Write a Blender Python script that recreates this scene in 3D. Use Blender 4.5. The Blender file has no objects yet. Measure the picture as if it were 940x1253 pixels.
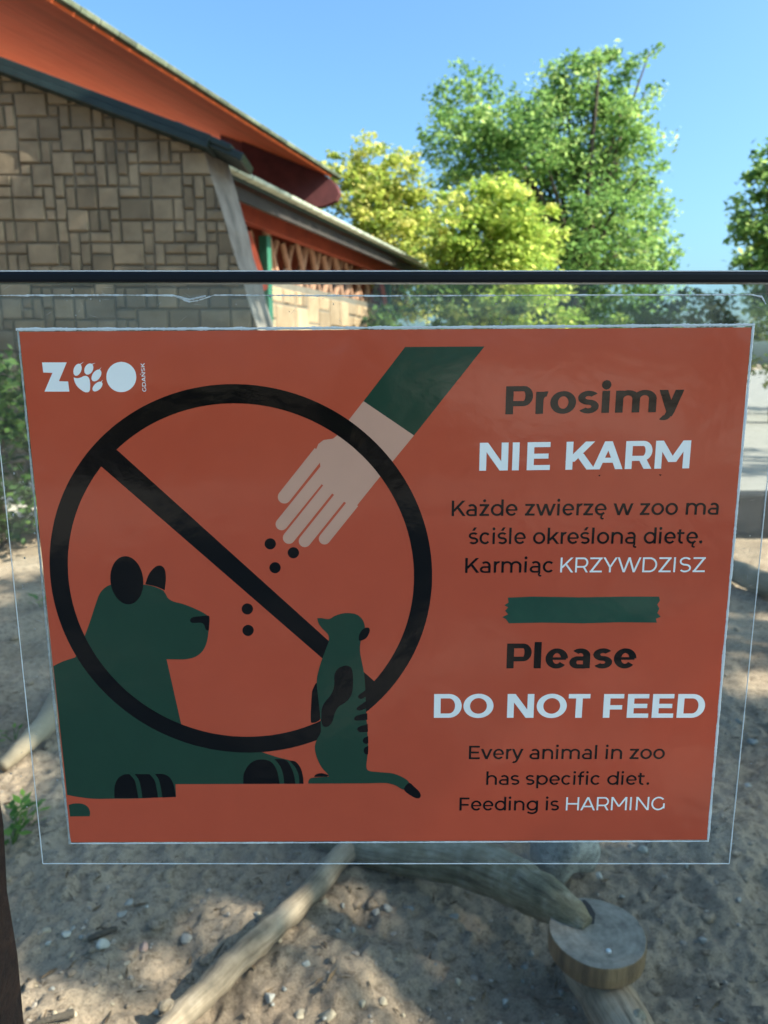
import bpy, bmesh, math, random
import numpy as np
from mathutils import Vector, Matrix, noise

R = math.radians
S = bpy.context.scene
COL = S.collection
rng = np.random.default_rng(7)
random.seed(7)

# ------------------------------------------------------------------ camera, world, sun, exposure
EYE = 1.45                      # eye height above the sand
PITCH = 11.4                    # degrees below the horizon
FPX = 905.0                     # focal length in pixels of the 940 x 1253 photograph
GY = 0.45                       # distance from the eye to the glass front

cam_d = bpy.data.cameras.new('camera')
cam = bpy.data.objects.new('camera', cam_d); COL.objects.link(cam)
cam.location = (0, 0, EYE); cam.rotation_euler = (R(90 - PITCH), 0, 0)
cam_d.sensor_fit = 'HORIZONTAL'; cam_d.sensor_width = 36.0
cam_d.lens = 36.0 * FPX / 940.0
cam_d.clip_start = 0.02; cam_d.clip_end = 2000
cam_d.dof.use_dof = True; cam_d.dof.focus_distance = 0.47; cam_d.dof.aperture_fstop = 16.5
S.camera = cam

SUN_AZ = 108.0                   # clockwise from +Y (the view direction)
SUN_EL = 40.0
w = bpy.data.worlds.new('World'); S.world = w; w.use_nodes = True
wn = w.node_tree.nodes; wl = w.node_tree.links
sky = wn.new('ShaderNodeTexSky'); sky.sky_type = 'NISHITA'; sky.sun_disc = False
sky.sun_elevation = R(SUN_EL); sky.sun_rotation = R(SUN_AZ)
sky.air_density = 1.0; sky.dust_density = 3.5; sky.ozone_density = 7.0
wm = wn.new('ShaderNodeMix'); wm.data_type = 'RGBA'; wm.blend_type = 'MULTIPLY'; wm.inputs[0].default_value = 1
wm.inputs[7].default_value = (.83, 1.04, 1.0, 1)            # a cleaner, more cyan air
wl.new(sky.outputs[0], wm.inputs[6]); wl.new(wm.outputs[2], wn['Background'].inputs[0]); wn['Background'].inputs[1].default_value = 0.116

sd = bpy.data.lights.new('sun', 'SUN'); sd.energy = 5.0; sd.angle = R(0.55); sd.color = (1.0, 0.93, 0.80)
so = bpy.data.objects.new('sun', sd); COL.objects.link(so)
sdir = Vector((math.sin(R(SUN_AZ)) * math.cos(R(SUN_EL)), math.cos(R(SUN_AZ)) * math.cos(R(SUN_EL)), math.sin(R(SUN_EL))))
so.rotation_euler = sdir.to_track_quat('Z', 'Y').to_euler(); so.location = (8, 4, 12)

S.view_settings.view_transform = 'Standard'; S.view_settings.look = 'None'
S.view_settings.exposure = 1.55; S.view_settings.gamma = 1.0; S.view_settings.use_curve_mapping = False
S.render.engine = 'CYCLES'
S.cycles.use_denoising = True
S.cycles.max_bounces = 8; S.cycles.transparent_max_bounces = 24
S.cycles.caustics_reflective = False; S.cycles.caustics_refractive = False
S.cycles.sample_clamp_indirect = 6.0

# ------------------------------------------------------------------ measuring the photograph
cp, sp_ = math.cos(R(PITCH)), math.sin(R(PITCH))
def ray(x, y):
    a, b = (x - 470.0) / FPX, (626.5 - y) / FPX
    return Vector((a, cp + b * sp_, -sp_ + b * cp))
def on_y(x, y, Y):
    d = ray(x, y); return Vector((0, 0, EYE)) + d * (Y / d.y)
FWD = Vector((0, cp, -sp_))
def depth(p): return (Vector(p) - Vector((0, 0, EYE))).dot(FWD)
def on_z(x, y, Z):
    d = ray(x, y); return Vector((0, 0, EYE)) + d * ((Z - EYE) / d.z)

# ------------------------------------------------------------------ helpers
def link(name, me, mat=None, parent=None):
    o = bpy.data.objects.new(name, me); COL.objects.link(o)
    if mat is not None and me is not None: me.materials.append(mat)
    if parent is not None: o.parent = parent
    return o
def tag(o, label=None, cat=None, group=None, kind=None):
    if label: o['label'] = label
    if cat: o['category'] = cat
    if group: o['group'] = group
    if kind: o['kind'] = kind
    return o
def empty(name, loc=(0, 0, 0)):
    o = bpy.data.objects.new(name, None); COL.objects.link(o); o.location = loc; o.empty_display_size = .05
    return o
class MB:
    """collects shapes (world or local coordinates) into one mesh"""
    def __init__(s, org=(0, 0, 0)): s.v = []; s.f = []; s.r = []; s.gr = {}; s.o = Vector(org)
    def add(s, vs, fs, rnd=None):
        b = len(s.v); s.v += [tuple(Vector(p) - s.o) for p in vs]; s.f += [tuple(b + i for i in f) for f in fs]
        s.r += [random.random() if rnd is None else rnd] * len(fs)
    def box(s, c, d, rot=None, bev=0.0, rnd=None):
        x, y, z = d[0] / 2, d[1] / 2, d[2] / 2
        m = rot if rot is not None else Matrix.Identity(3); c = Vector(c)
        if bev <= 0:
            vs = [Vector((i * x, j * y, k * z)) for i in (-1, 1) for j in (-1, 1) for k in (-1, 1)]
            fs = [(0, 1, 3, 2), (4, 6, 7, 5), (0, 4, 5, 1), (2, 3, 7, 6), (0, 2, 6, 4), (1, 5, 7, 3)]
            s.add([c + m @ p for p in vs], fs, rnd); return
        bm = bmesh.new(); bmesh.ops.create_cube(bm, size=1)
        for v in bm.verts: v.co = Vector((v.co.x * d[0], v.co.y * d[1], v.co.z * d[2]))
        bmesh.ops.bevel(bm, geom=bm.edges[:], offset=bev, segments=2, affect='EDGES', profile=.6)
        bm.verts.index_update()
        s.add([c + m @ v.co for v in bm.verts], [[v.index for v in f.verts] for f in bm.faces], rnd); bm.free()
    def slab(s, pts, off):
        """closed slab: polygon pts extruded by the vector off"""
        n = len(pts); a = [Vector(p) for p in pts]; off = Vector(off)
        fs = [tuple(range(n)), tuple(range(2 * n - 1, n - 1, -1))] + [(i, i + n, (i + 1) % n + n, (i + 1) % n) for i in range(n)]
        s.add(a + [p + off for p in a], fs)
    def tube(s, pts, rad, n=10, wob=0.0, cap=True, seed=0.0, flat=1.0):
        pts = [Vector(p) for p in pts]; vs = []; k = len(pts); u = None; L_ = 0.0; b0 = len(s.v)
        for i, p in enumerate(pts):
            t = (pts[min(i + 1, k - 1)] - pts[max(i - 1, 0)]).normalized()
            if u is None:
                u = t.cross(Vector((0.13, 0.21, 0.97)))
                if u.length < 1e-3: u = t.cross(Vector((1, 0, 0)))
            u = (u - t * u.dot(t)).normalized(); vv = t.cross(u)
            if i: L_ += (p - pts[i - 1]).length
            for j in range(n):
                a = 2 * math.pi * j / n; r = rad[i]; s.gr[b0 + len(vs)] = (L_ + seed, math.cos(a) * rad[i], math.sin(a) * rad[i])
                if wob: r *= 1 + wob * noise.noise(Vector((math.cos(a) * 1.3 + seed, math.sin(a) * 1.3, i * .35 + seed)))
                vs.append(p + u * (math.cos(a) * r) + vv * (math.sin(a) * r * flat))
        fs = [(i * n + j, i * n + (j + 1) % n, (i + 1) * n + (j + 1) % n, (i + 1) * n + j) for i in range(k - 1) for j in range(n)]
        if cap: fs += [tuple(range(n - 1, -1, -1)), tuple((k - 1) * n + j for j in range(n))]
        s.add(vs, fs)
    def build(s, name, mat, parent=None, smooth=False):
        me = bpy.data.meshes.new(name); me.from_pydata(s.v, [], s.f)
        at = me.attributes.new('rnd', 'FLOAT', 'FACE'); at.data.foreach_set('value', np.array(s.r, dtype=np.float32))
        if s.gr:
            ga = np.zeros((len(s.v), 3), np.float32)
            for i_, g_ in s.gr.items(): ga[i_] = g_
            at = me.attributes.new('grain', 'FLOAT_VECTOR', 'POINT'); at.data.foreach_set('vector', ga.reshape(-1))
        if smooth: me.polygons.foreach_set('use_smooth', np.ones(len(me.polygons), dtype=bool))
        me.update(); return link(name, me, mat, parent)
def spline(pts, n=6):
    """Catmull-Rom through points of any dimension"""
    P = [np.array(p, float) for p in pts]; out = []
    for i in range(len(P) - 1):
        a, b, c, d = P[max(i - 1, 0)], P[i], P[i + 1], P[min(i + 2, len(P) - 1)]
        for k in range(n):
            t = k / n
            out.append(.5 * (2 * b + (c - a) * t + (2 * a - 5 * b + 4 * c - d) * t * t + (3 * b - a - 3 * c + d) * t ** 3))
    out.append(P[-1]); return out

# ------------------------------------------------------------------ materials
def mat(name):
    m = bpy.data.materials.new(name); m.use_nodes = True
    nt = m.node_tree; return m, nt, nt.nodes, nt.links, nt.nodes['Principled BSDF']
def ramp(n, l, src, stops):
    r = n.new('ShaderNodeValToRGB'); e = r.color_ramp.elements
    while len(e) < len(stops): e.new(.5)
    for i, (p, c) in enumerate(stops): e[i].position = p; e[i].color = (*c, 1)
    l.new(src, r.inputs[0]); return r.outputs[0]
def tex(n, l, scale, detail=5, rough=.6, co='Object', stretch=None, dist=0.0):
    t = n.new('ShaderNodeTexCoord'); src = t.outputs[co]
    if stretch:
        mp = n.new('ShaderNodeMapping'); mp.inputs['Scale'].default_value = stretch; l.new(src, mp.inputs[0]); src = mp.outputs[0]
    z = n.new('ShaderNodeTexNoise'); z.inputs['Scale'].default_value = scale; z.inputs['Detail'].default_value = detail
    z.inputs['Roughness'].default_value = rough; z.inputs['Distortion'].default_value = dist
    l.new(src, z.inputs['Vector']); return z.outputs[0]
def bump(n, l, b, src, strength, dist):
    q = n.new('ShaderNodeBump'); q.inputs['Strength'].default_value = strength; q.inputs['Distance'].default_value = dist
    l.new(src, q.inputs['Height']); l.new(q.outputs[0], b.inputs['Normal']); return q
def rough_mat(name, c0, c1, scale=6, rough=.85, bs=.4, bd=.01, stretch=None, spec=.3, detail=6, rnd=0.0):
    m, nt, n, l, b = mat(name)
    z = tex(n, l, scale, detail, stretch=stretch)
    c = ramp(n, l, z, [(.3, c0), (.7, c1)])
    if rnd:
        a = n.new('ShaderNodeAttribute'); a.attribute_name = 'rnd'
        hs = n.new('ShaderNodeHueSaturation'); mr = n.new('ShaderNodeMapRange')
        mr.inputs[3].default_value = 1 - rnd; mr.inputs[4].default_value = 1 + rnd
        l.new(a.outputs['Fac'], mr.inputs[0]); l.new(mr.outputs[0], hs.inputs['Value']); l.new(c, hs.inputs['Color']); c = hs.outputs[0]
    l.new(c, b.inputs['Base Color']); b.inputs['Roughness'].default_value = rough; b.inputs['Specular IOR Level'].default_value = spec
    z2 = tex(n, l, scale * 4, 8, .7, stretch=stretch); bump(n, l, b, z2, bs, bd)
    return m
def print_mat(name, c, c2=None):
    """ink under glossy laminate: ripples of the film bend the reflections"""
    m, nt, n, l, b = mat(name)
    z0 = tex(n, l, 55, 3, .5)
    cc = ramp(n, l, z0, [(.3, c), (.7, c2 or tuple(v * .93 for v in c))])
    l.new(cc, b.inputs['Base Color'])
    b.inputs['Roughness'].default_value = .11; b.inputs['Specular IOR Level'].default_value = .32
    z1 = tex(n, l, 19, 3, .5, dist=.2); z2 = tex(n, l, 420, 2, .5)
    mx = n.new('ShaderNodeMath'); mx.operation = 'MULTIPLY_ADD'; mx.inputs[1].default_value = .035
    l.new(z2, mx.inputs[0]); l.new(z1, mx.inputs[2])
    bump(n, l, b, mx.outputs[0], .5, .0017)
    return m
def clear_mat(name, tint, ior=1.45, haze=0.0, rough=0.0, wave=0.0):
    """thin clear sheet: see-through with a Fresnel mirror on its outer faces"""
    m, nt, n, l, b = mat(name); out = n['Material Output']; n.remove(b)
    t = n.new('ShaderNodeBsdfTransparent'); t.inputs[0].default_value = (*tint, 1)
    g = n.new('ShaderNodeBsdfGlossy'); g.inputs['Roughness'].default_value = rough
    fr = n.new('ShaderNodeFresnel'); fr.inputs[0].default_value = ior
    ge = n.new('ShaderNodeNewGeometry'); mu = n.new('ShaderNodeMath'); mu.operation = 'MULTIPLY'
    inv = n.new('ShaderNodeMath'); inv.operation = 'SUBTRACT'; inv.inputs[0].default_value = 1
    l.new(ge.outputs['Backfacing'], inv.inputs[1]); l.new(fr.outputs[0], mu.inputs[0]); l.new(inv.outputs[0], mu.inputs[1])
    if wave:
        z = tex(n, l, 22, 3, .5); q = n.new('ShaderNodeBump'); q.inputs['Strength'].default_value = .5; q.inputs['Distance'].default_value = wave
        l.new(z, q.inputs['Height']); l.new(q.outputs[0], g.inputs['Normal'])
    base = t.outputs[0]
    if haze:
        d = n.new('ShaderNodeBsdfDiffuse'); d.inputs[0].default_value = (.75, .78, .8, 1)
        hz = n.new('ShaderNodeMixShader'); z = tex(n, l, 30, 6, .65)
        mr = n.new('ShaderNodeMapRange'); mr.inputs[1].default_value = .35; mr.inputs[2].default_value = .75
        mr.inputs[3].default_value = haze * .5; mr.inputs[4].default_value = haze * 1.6
        l.new(z, mr.inputs[0]); l.new(mr.outputs[0], hz.inputs[0]); l.new(base, hz.inputs[1]); l.new(d.outputs[0], hz.inputs[2]); base = hz.outputs[0]
    mx = n.new('ShaderNodeMixShader'); l.new(mu.outputs[0], mx.inputs[0]); l.new(base, mx.inputs[1]); l.new(g.outputs[0], mx.inputs[2])
    l.new(mx.outputs[0], out.inputs[0]); return m
def leaf_mat(name, c0, c1, c2, trans=.55):
    m, nt, n, l, b = mat(name); out = n['Material Output']
    a = n.new('ShaderNodeAttribute'); a.attribute_name = 'rnd'
    c = ramp(n, l, a.outputs['Fac'], [(.05, c0), (.55, c1), (.97, c2)])
    l.new(c, b.inputs['Base Color']); b.inputs['Roughness'].default_value = .55; b.inputs['Specular IOR Level'].default_value = .25
    t = n.new('ShaderNodeBsdfTranslucent'); hs = n.new('ShaderNodeHueSaturation'); hs.inputs['Value'].default_value = 1.25; hs.inputs['Hue'].default_value = .485
    l.new(c, hs.inputs['Color']); l.new(hs.outputs[0], t.inputs[0])
    mx = n.new('ShaderNodeMixShader'); mx.inputs[0].default_value = trans
    l.new(b.outputs[0], mx.inputs[1]); l.new(t.outputs[0], mx.inputs[2]); l.new(mx.outputs[0], out.inputs[0]); return m
def plain(name, c, rough=.5, spec=.5, metal=0.0):
    m, nt, n, l, b = mat(name); z = tex(n, l, 60, 4)
    l.new(ramp(n, l, z, [(.3, tuple(v * .88 for v in c)), (.7, c)]), b.inputs['Base Color'])
    b.inputs['Roughness'].default_value = rough; b.inputs['Specular IOR Level'].default_value = spec; b.inputs['Metallic'].default_value = metal
    return m

def sand_mat():
    m, nt, n, l, b = mat('sand')
    z = tex(n, l, 1.6, 8, .65); z1 = tex(n, l, 38, 8, .75); z2 = tex(n, l, 210, 5, .7)
    c = ramp(n, l, z, [(.30, (.255, .185, .130)), (.50, (.40, .305, .215)), (.72, (.51, .40, .29))])
    d = ramp(n, l, z1, [(.32, (.30, .28, .26)), (.5, (.95, .95, .95)), (.72, (1.2, 1.17, 1.12))])
    e = ramp(n, l, z2, [(.32, (.6, .58, .56)), (.55, (1, 1, 1)), (.72, (1.25, 1.22, 1.18))])
    mm = n.new('ShaderNodeMix'); mm.data_type = 'RGBA'; mm.blend_type = 'MULTIPLY'; mm.inputs[0].default_value = 1
    l.new(c, mm.inputs[6]); l.new(d, mm.inputs[7])
    m2 = n.new('ShaderNodeMix'); m2.data_type = 'RGBA'; m2.blend_type = 'MULTIPLY'; m2.inputs[0].default_value = .8
    l.new(mm.outputs[2], m2.inputs[6]); l.new(e, m2.inputs[7]); l.new(m2.outputs[2], b.inputs['Base Color'])
    b.inputs['Roughness'].default_value = .95; b.inputs['Specular IOR Level'].default_value = .15
    ad = n.new('ShaderNodeMath'); ad.operation = 'MULTIPLY_ADD'; ad.inputs[1].default_value = .35; l.new(z2, ad.inputs[0]); l.new(z1, ad.inputs[2])
    bump(n, l, b, ad.outputs[0], .9, .018); return m

M_sand = sand_mat()
M_paving = rough_mat('path_paving', (.20, .185, .16), (.29, .27, .235), 3, .9, .3, .01)
M_wood_grey = rough_mat('weathered_wood', (.17, .15, .125), (.36, .32, .27), 9, .8, .5, .01, stretch=(1, 1, 1))
M_bark = rough_mat('bark', (.05, .04, .03), (.12, .095, .07), 8, .9, .8, .03)
M_stone_far = rough_mat('brown_ashlar', (.122, .098, .066), (.20, .162, .108), 3.5, .9, .5, .02, rnd=.24)
M_mortar = rough_mat('mortar', (.12, .102, .078), (.17, .147, .113), 5)
M_sandstone = rough_mat('sandstone', (.26, .175, .10), (.40, .28, .17), 3, .9, .4, .02, rnd=.3)
M_conc = rough_mat('weathered_concrete', (.10, .09, .078), (.27, .24, .205), 3.5, .9, .5, .02, stretch=(1, 1, .5))
M_soffit = rough_mat('red_boards', (.80, .165, .062), (.87, .21, .085), 2.2, .9, .15, .01, rnd=.06, spec=.08)
M_tile = rough_mat('green_tiles', (.08, .105, .065), (.20, .225, .15), 5, .7, .4, .01, rnd=.3)
M_dark_green = rough_mat('dark_green_metal', (.006, .013, .013), (.012, .024, .024), 4, .45, .2, .005)
M_palegreen = rough_mat('pale_roof_edge', (.24, .27, .20), (.42, .46, .37), 5, .6, .3, .01, rnd=.15)
M_greenpost = rough_mat('green_paint', (.02, .10, .06), (.035, .15, .09), 4, .5)
M_redbeam = rough_mat('red_beam', (.20, .035, .02), (.32, .06, .03), 4, .6)
M_dark = rough_mat('shade_and_crack_dark', (.02, .018, .018), (.04, .035, .03), 3)

# ------------------------------------------------------------------ ground
def gh(x, y):
    k = min(1, max(0, (y - .35) / .25)) * min(1, max(0, (6.2 - y) / .8))
    if k <= 0 or abs(x) > 6: return 0.0
    V = Vector
    h = .055 * noise.noise(V((x * 1.1 + 3.1, y * 1.1, 0))) + .035 * noise.noise(V((x * 2.7, y * 2.7 + 5, 1)))
    h += .024 * noise.noise(V((x * 6.3, y * 6.3, 2))) + .019 * noise.noise(V((x * 15, y * 15, 3)))
    h += .0125 * noise.noise(V((x * 34, y * 34, 4))) + .0055 * noise.noise(V((x * 80, y * 80, 5)))
    r2 = noise.noise(V((x * 9, y * 9, 12)))
    if r2 < -.28: h += (r2 + .28) * .07
    r = noise.noise(V((x * 22, y * 22, 8)))
    if r > .25: h += (r - .25) * .022
    # small heap in front of the post and the one under the branch
    for (cx, cy, s, a) in ((-.68, 1.42, .16, .07), (-.78, 1.75, .15, .055), (-.05, 1.5, .22, .05), (.95, 1.9, .3, .05)):
        h += a * math.exp(-((x - cx) ** 2 + (y - cy) ** 2) / (2 * s * s))
    return h * k
def axis(lo, hi, step, far0, far1):
    a = list(np.arange(lo, hi, step)); s = step; v = a[-1]
    while v < far1: s = min(s * 1.09, .045 if v < 6.3 else 40); v += s; a.append(v)
    s = step; v = lo; pre = []
    while v > far0: s = min(s * 1.09, .06 if v > -3.5 else 40); v -= s; pre.append(v)
    return pre[::-1] + a
xs = axis(-1.5, 1.5, .0085, -400, 400); ys = axis(.95, 2.55, .0085, -300, 600)
nx, ny = len(xs), len(ys)
gv = np.zeros((ny, nx, 3), np.float32); gv[:, :, 0] = np.array(xs)[None]; gv[:, :, 1] = np.array(ys)[:, None]
for j, y in enumerate(ys):
    if .35 < y < 6.2:
        for i, x in enumerate(xs):
            if -6 < x < 6: gv[j, i, 2] = gh(x, y)
idx = np.arange(nx * ny).reshape(ny, nx)
q = np.stack([idx[:-1, :-1], idx[:-1, 1:], idx[1:, 1:], idx[1:, :-1]], -1).reshape(-1, 4)
me = bpy.data.meshes.new('ground')
me.vertices.add(nx * ny); me.vertices.foreach_set('co', gv.reshape(-1))
me.loops.add(q.size); me.loops.foreach_set('vertex_index', q.reshape(-1).astype(np.int32))
me.polygons.add(len(q)); me.polygons.foreach_set('loop_start', np.arange(0, q.size, 4, dtype=np.int32))
me.polygons.foreach_set('use_smooth', np.ones(len(q), bool)); me.update(calc_edges=True)
tag(link('ground', me, M_sand), 'sandy trampled ground of the enclosure', kind='structure')

def sheet(name, x0, x1, y0, y1, z, m, label):
    b = MB(); b.add([(x0, y0, z), (x1, y0, z), (x1, y1, z), (x0, y1, z)], [(0, 1, 2, 3)])
    return tag(b.build(name, m), label, kind='structure')
sheet('path', 2.4, 90, 6.4, 160, .02, M_paving, 'grey paved path beyond the enclosure on the right')
sheet('visitor_path', -30, 30, -8.2, .3, .02, M_paving, 'grey paved visitor path in front of the glass')
sheet('glare_square', 2.2, 10, -70, -9.9, .024, rough_mat('pale_gravel', (.42, .38, .31), (.56, .51, .42), 2, .95, .2, .01), 'unseen gravel added to glare in the sign, a pale square behind the visitor path')  # bright ground added out of view to put glare on the sign

def gpt(px, py, lift=0.0):
    z = 0.0
    for _ in range(5):
        p = on_z(px, py, z + lift); z = gh(p.x, p.y)
    return Vector((p.x, p.y, z))

# ------------------------------------------------------------------ stone building on the left
WY = 9.0
build = tag(empty('stone_building', (-3.2, WY, 0)), 'brown stone building at left with a wide red roof overhang', 'building')
BO = Vector((-3.2, WY, 0))
tl, tr = on_y(-10, 87, WY), on_y(250, 186, WY)
br = on_y(300, 352, WY)
def ashlar(mb, x0, x1, z0, z1, unit, to3d, depth, seed, big=.25):
    """irregular coursed stones packed on a grid; every stone a bevelled block standing out of the mortar"""
    r = random.Random(seed); W = int((x1 - x0) / unit) + 1; H = int((z1 - z0) / unit) + 1
    occ = np.zeros((H, W), bool); g = unit * .042
    for j in range(H):
        for i in range(W):
            if occ[j, i]: continue
            for (a, b_) in r.sample([(2, 2), (3, 2), (2, 1), (2, 2), (1, 1), (2, 1), (1, 2)], 7) + [(1, 1)]:
                if i + a <= W and j + b_ <= H and not occ[j:j + b_, i:i + a].any(): break
            else: a = b_ = 1
            occ[j:j + b_, i:i + a] = True
            X0, X1 = x0 + i * unit + g * r.uniform(.6, 1.6), x0 + (i + a) * unit - g * r.uniform(.6, 1.6)
            Z0, Z1 = z0 + j * unit + g * r.uniform(.6, 1.6), z0 + (j + b_) * unit - g * r.uniform(.6, 1.6)
            c = unit * .11; d = depth * r.uniform(.6, 1.3)
            vs = [to3d(x, z, 0) for x, z in ((X0, Z0), (X1, Z0), (X1, Z1), (X0, Z1))]
            vs += [to3d(x, z, d + depth * r.uniform(-.3, .3)) for x, z in ((X0 + c, Z0 + c), (X1 - c, Z0 + c), (X1 - c, Z1 - c), (X0 + c, Z1 - c))]
            mb.add(vs, [(4, 5, 6, 7), (0, 1, 5, 4), (1, 2, 6, 5), (2, 3, 7, 6), (3, 0, 4, 7)], r.random())
slope = (tr.z - tl.z) / (tr.x - tl.x); lean = (br.x - tr.x) / (tr.z - br.z)
XL = -9.0
wall_b = tr.x + lean * tr.z
core = MB(BO); core.slab([(XL, WY, 0), (wall_b, WY, 0), tuple(tr), (XL, WY, tr.z + slope * (XL - tr.x))], (0, .4, 0))
wallo = core.build('wall', M_mortar, build)
st = MB(BO); ashlar(st, XL, wall_b, 0, 6.8, .122, lambda x, z, d: Vector((x, WY - .004 - d, z)), .03, 3)
so_ = st.build('stone_facing', M_stone_far, wallo)
bm = bmesh.new(); bm.from_mesh(so_.data)
loc = lambda p: Vector(p) - BO
for co, no in ((tr, Vector((-slope, 0, 1))), (tr, Vector((1, 0, lean)))):
    bmesh.ops.bisect_plane(bm, geom=bm.verts[:] + bm.edges[:] + bm.faces[:], plane_co=loc(co), plane_no=no.normalized(), clear_outer=True)
bm.to_mesh(so_.data); bm.free()
# battered end pier, its face turned to the right
pa, pb = on_y(279, 197, WY + .5), on_y(334, 398, WY + .5)
ln2 = (pb.x - pa.x) / (pa.z - pb.z)
top = tr.z
f0, f1 = Vector((tr.x, WY - .03, top)), Vector((pa.x + ln2 * (pa.z - top), WY + .5, top))
g0, g1 = Vector((wall_b, WY - .03, 0)), Vector((f1.x + ln2 * top, WY + .5, 0))
pr = MB(BO); n_ = 14
ring_ = []
for k in range(n_ + 1):
    t = k / n_; jx = .02 * noise.noise(Vector((k * .9, 1, 2)))
    ring_.append((f0.lerp(g0, t) + Vector((jx, 0, 0)), f1.lerp(g1, t) + Vector((jx, 0, 0))))
vs = []; 
for a, b_ in ring_: vs += [a, b_, b_ + Vector((-.4, .02, 0)), a + Vector((-.03, .42, 0))]
fs = []
for k in range(n_):
    for j in range(4): fs.append((k * 4 + j, k * 4 + (j + 1) % 4, (k + 1) * 4 + (j + 1) % 4, (k + 1) * 4 + j))
fs += [(3, 2, 1, 0), tuple(n_ * 4 + j for j in range(4))]
pr.add(vs, fs); pr.build('pier', M_conc, build)
# coping over the raked wall head
cpg = MB(BO)
c0 = Vector((XL, WY, tr.z + slope * (XL - tr.x) + .05)); c1 = Vector((on_y(262, 172, WY).x, WY, on_y(262, 176, WY).z))
dx = (c1 - c0).normalized(); up = Vector((-dx.z, 0, dx.x))
rot = Matrix((dx, Vector((0, 1, 0)), up)).transposed()
cpg.box((c0 + c1) / 2 + Vector((0, .1, 0)), ((c1 - c0).length, .62, .085), rot, .012)
cpg.box((c0 + c1) / 2 + Vector((0, -.02, 0)) - up * .075, ((c1 - c0).length, .44, .07), rot, .01)
cpg.build('coping', M_dark_green, build)
cpe = MB(BO)
for (pa_, pb_, yy, h_) in (((214, 152), (283, 181), WY - .16, .07), ((238, 166), (297, 193), WY - .13, .09)):
    a, b_ = on_y(*pa_, yy), on_y(*pb_, yy); d_ = (b_ - a).normalized(); u_ = Vector((-d_.z, 0, d_.x))
    cpe.box((a + b_) / 2 + Vector((0, .3, 0)), ((b_ - a).length, .66, h_), Matrix((d_, Vector((0, 1, 0)), u_)).transposed(), .015)
cpe.build('coping_end', M_dark_green, build)
# main roof: the eave runs away from the viewer, red boarded underside
EZ = EYE + 4.1
E0, E1 = on_z(60, 2, EZ), on_z(405, 217, EZ)
ed = (E1 - E0).normalized(); el = Vector((-ed.y, ed.x, 0))
En = E0 - ed * 5.0
RS = .40; RW = 12.0
rise = (el + Vector((0, 0, RS))).normalized()
roof = MB(BO)
rext = lambda a: max(0.0, a - 1.8) * 1.7                # the far edge slants back
rp = [En, E1, E1 + rise * 1.8, E1 + rise * RW + ed * rext(RW), En + rise * RW]
nrm = ed.cross(rise).normalized();  nrm = nrm if nrm.z > 0 else -nrm
roof.slab([p + nrm * .05 for p in rp], nrm * .05)
ro = roof.build('roof', M_tile, build)
sof = MB(BO); k = 70                                     # boards along the eave
for i in range(k):
    a, b_ = RW * i / k, RW * (i + 1) / k - .006
    sof.slab([En + rise * a, E1 + rise * a + ed * rext(a), E1 + rise * b_ + ed * rext(b_), En + rise * b_], nrm * .045)
sof.build('soffit', M_soffit, ro)
til = MB(BO); L = (E1 - En).length; i = 0; s = 0.0
while s < L:
    m = En + ed * (s + .18)
    til.box(m - el * .03 + nrm * .075, (.352, .13, .06 + .012 * random.random()), Matrix((ed, el, nrm)).transposed(), .012)
    s += .36
til.build('eave_tiles', M_tile, ro)
eb = MB(BO)
ends = [on_y(*q_, E1.y - .1) for q_ in ((402, 217), (411, 226), (415, 236), (411, 245), (399, 251), (384, 254), (366, 253), (296, 226), (296, 160), (330, 172))]
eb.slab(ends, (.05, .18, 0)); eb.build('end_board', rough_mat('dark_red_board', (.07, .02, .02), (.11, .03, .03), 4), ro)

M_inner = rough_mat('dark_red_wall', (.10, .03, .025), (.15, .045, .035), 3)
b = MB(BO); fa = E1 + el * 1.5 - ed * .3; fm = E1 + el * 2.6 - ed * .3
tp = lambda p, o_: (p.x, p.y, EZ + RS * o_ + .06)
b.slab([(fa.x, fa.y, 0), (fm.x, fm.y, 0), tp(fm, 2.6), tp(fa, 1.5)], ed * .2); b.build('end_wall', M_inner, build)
sheet('bounce_yard', -14, 2.35, 6.7, 32, .02, rough_mat('bounce_paving', (.42, .37, .30), (.55, .49, .40), 3, .9, .3, .01), 'unseen, added to light the red boards: pale paved yard under the roof overhang')  # unseen pale ground added to bounce sun onto the red soffit

# ------------------------------------------------------------------ lower pavilion behind it
LZ = EYE + 2.30
L0, L1 = on_z(285, 219, LZ), on_z(521, 331, LZ)
ld = (L1 - L0).normalized(); ll = Vector((-ld.y, ld.x, 0))
PO = Vector((L0.x, L0.y, 0))
pav = tag(empty('pavilion', PO), 'low pavilion with pale green eave, red beams and sunlit sandstone wall', 'building')
Ln = L0 - ld * .9; Lf = L1 + ld * 1.3; LEN = (Lf - Ln).length
rise2 = (ll + Vector((0, 0, .32))).normalized(); n2 = ld.cross(rise2); n2 = n2 if n2.z > 0 else -n2
b = MB(PO); b.slab([Ln, Lf, Lf + rise2 * 4.2, Ln + rise2 * 4.2], n2 * .10); pro = b.build('roof', M_dark_green, pav)
b = MB(PO); s = 0
while s < LEN - .1:
    b.box(Ln + ld * (s + .2) - ll * .03 + n2 * .08, (.385, .17, .06), Matrix((ld, ll, n2)).transposed(), .02); s += .4
b.build('eave_tiles', M_palegreen, pro)
b = MB(PO); b.box((Ln + Lf) / 2 + ll * .12 - Vector((0, 0, .10)), (LEN, .06, .16), Matrix((ld, ll, Vector((0, 0, 1)))).transposed()); b.build('fascia_shade', M_dark, pro)  # dark strip: shadow under the eave put into its colour
fr3 = Matrix((ld, ll, Vector((0, 0, 1)))).transposed()
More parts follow.
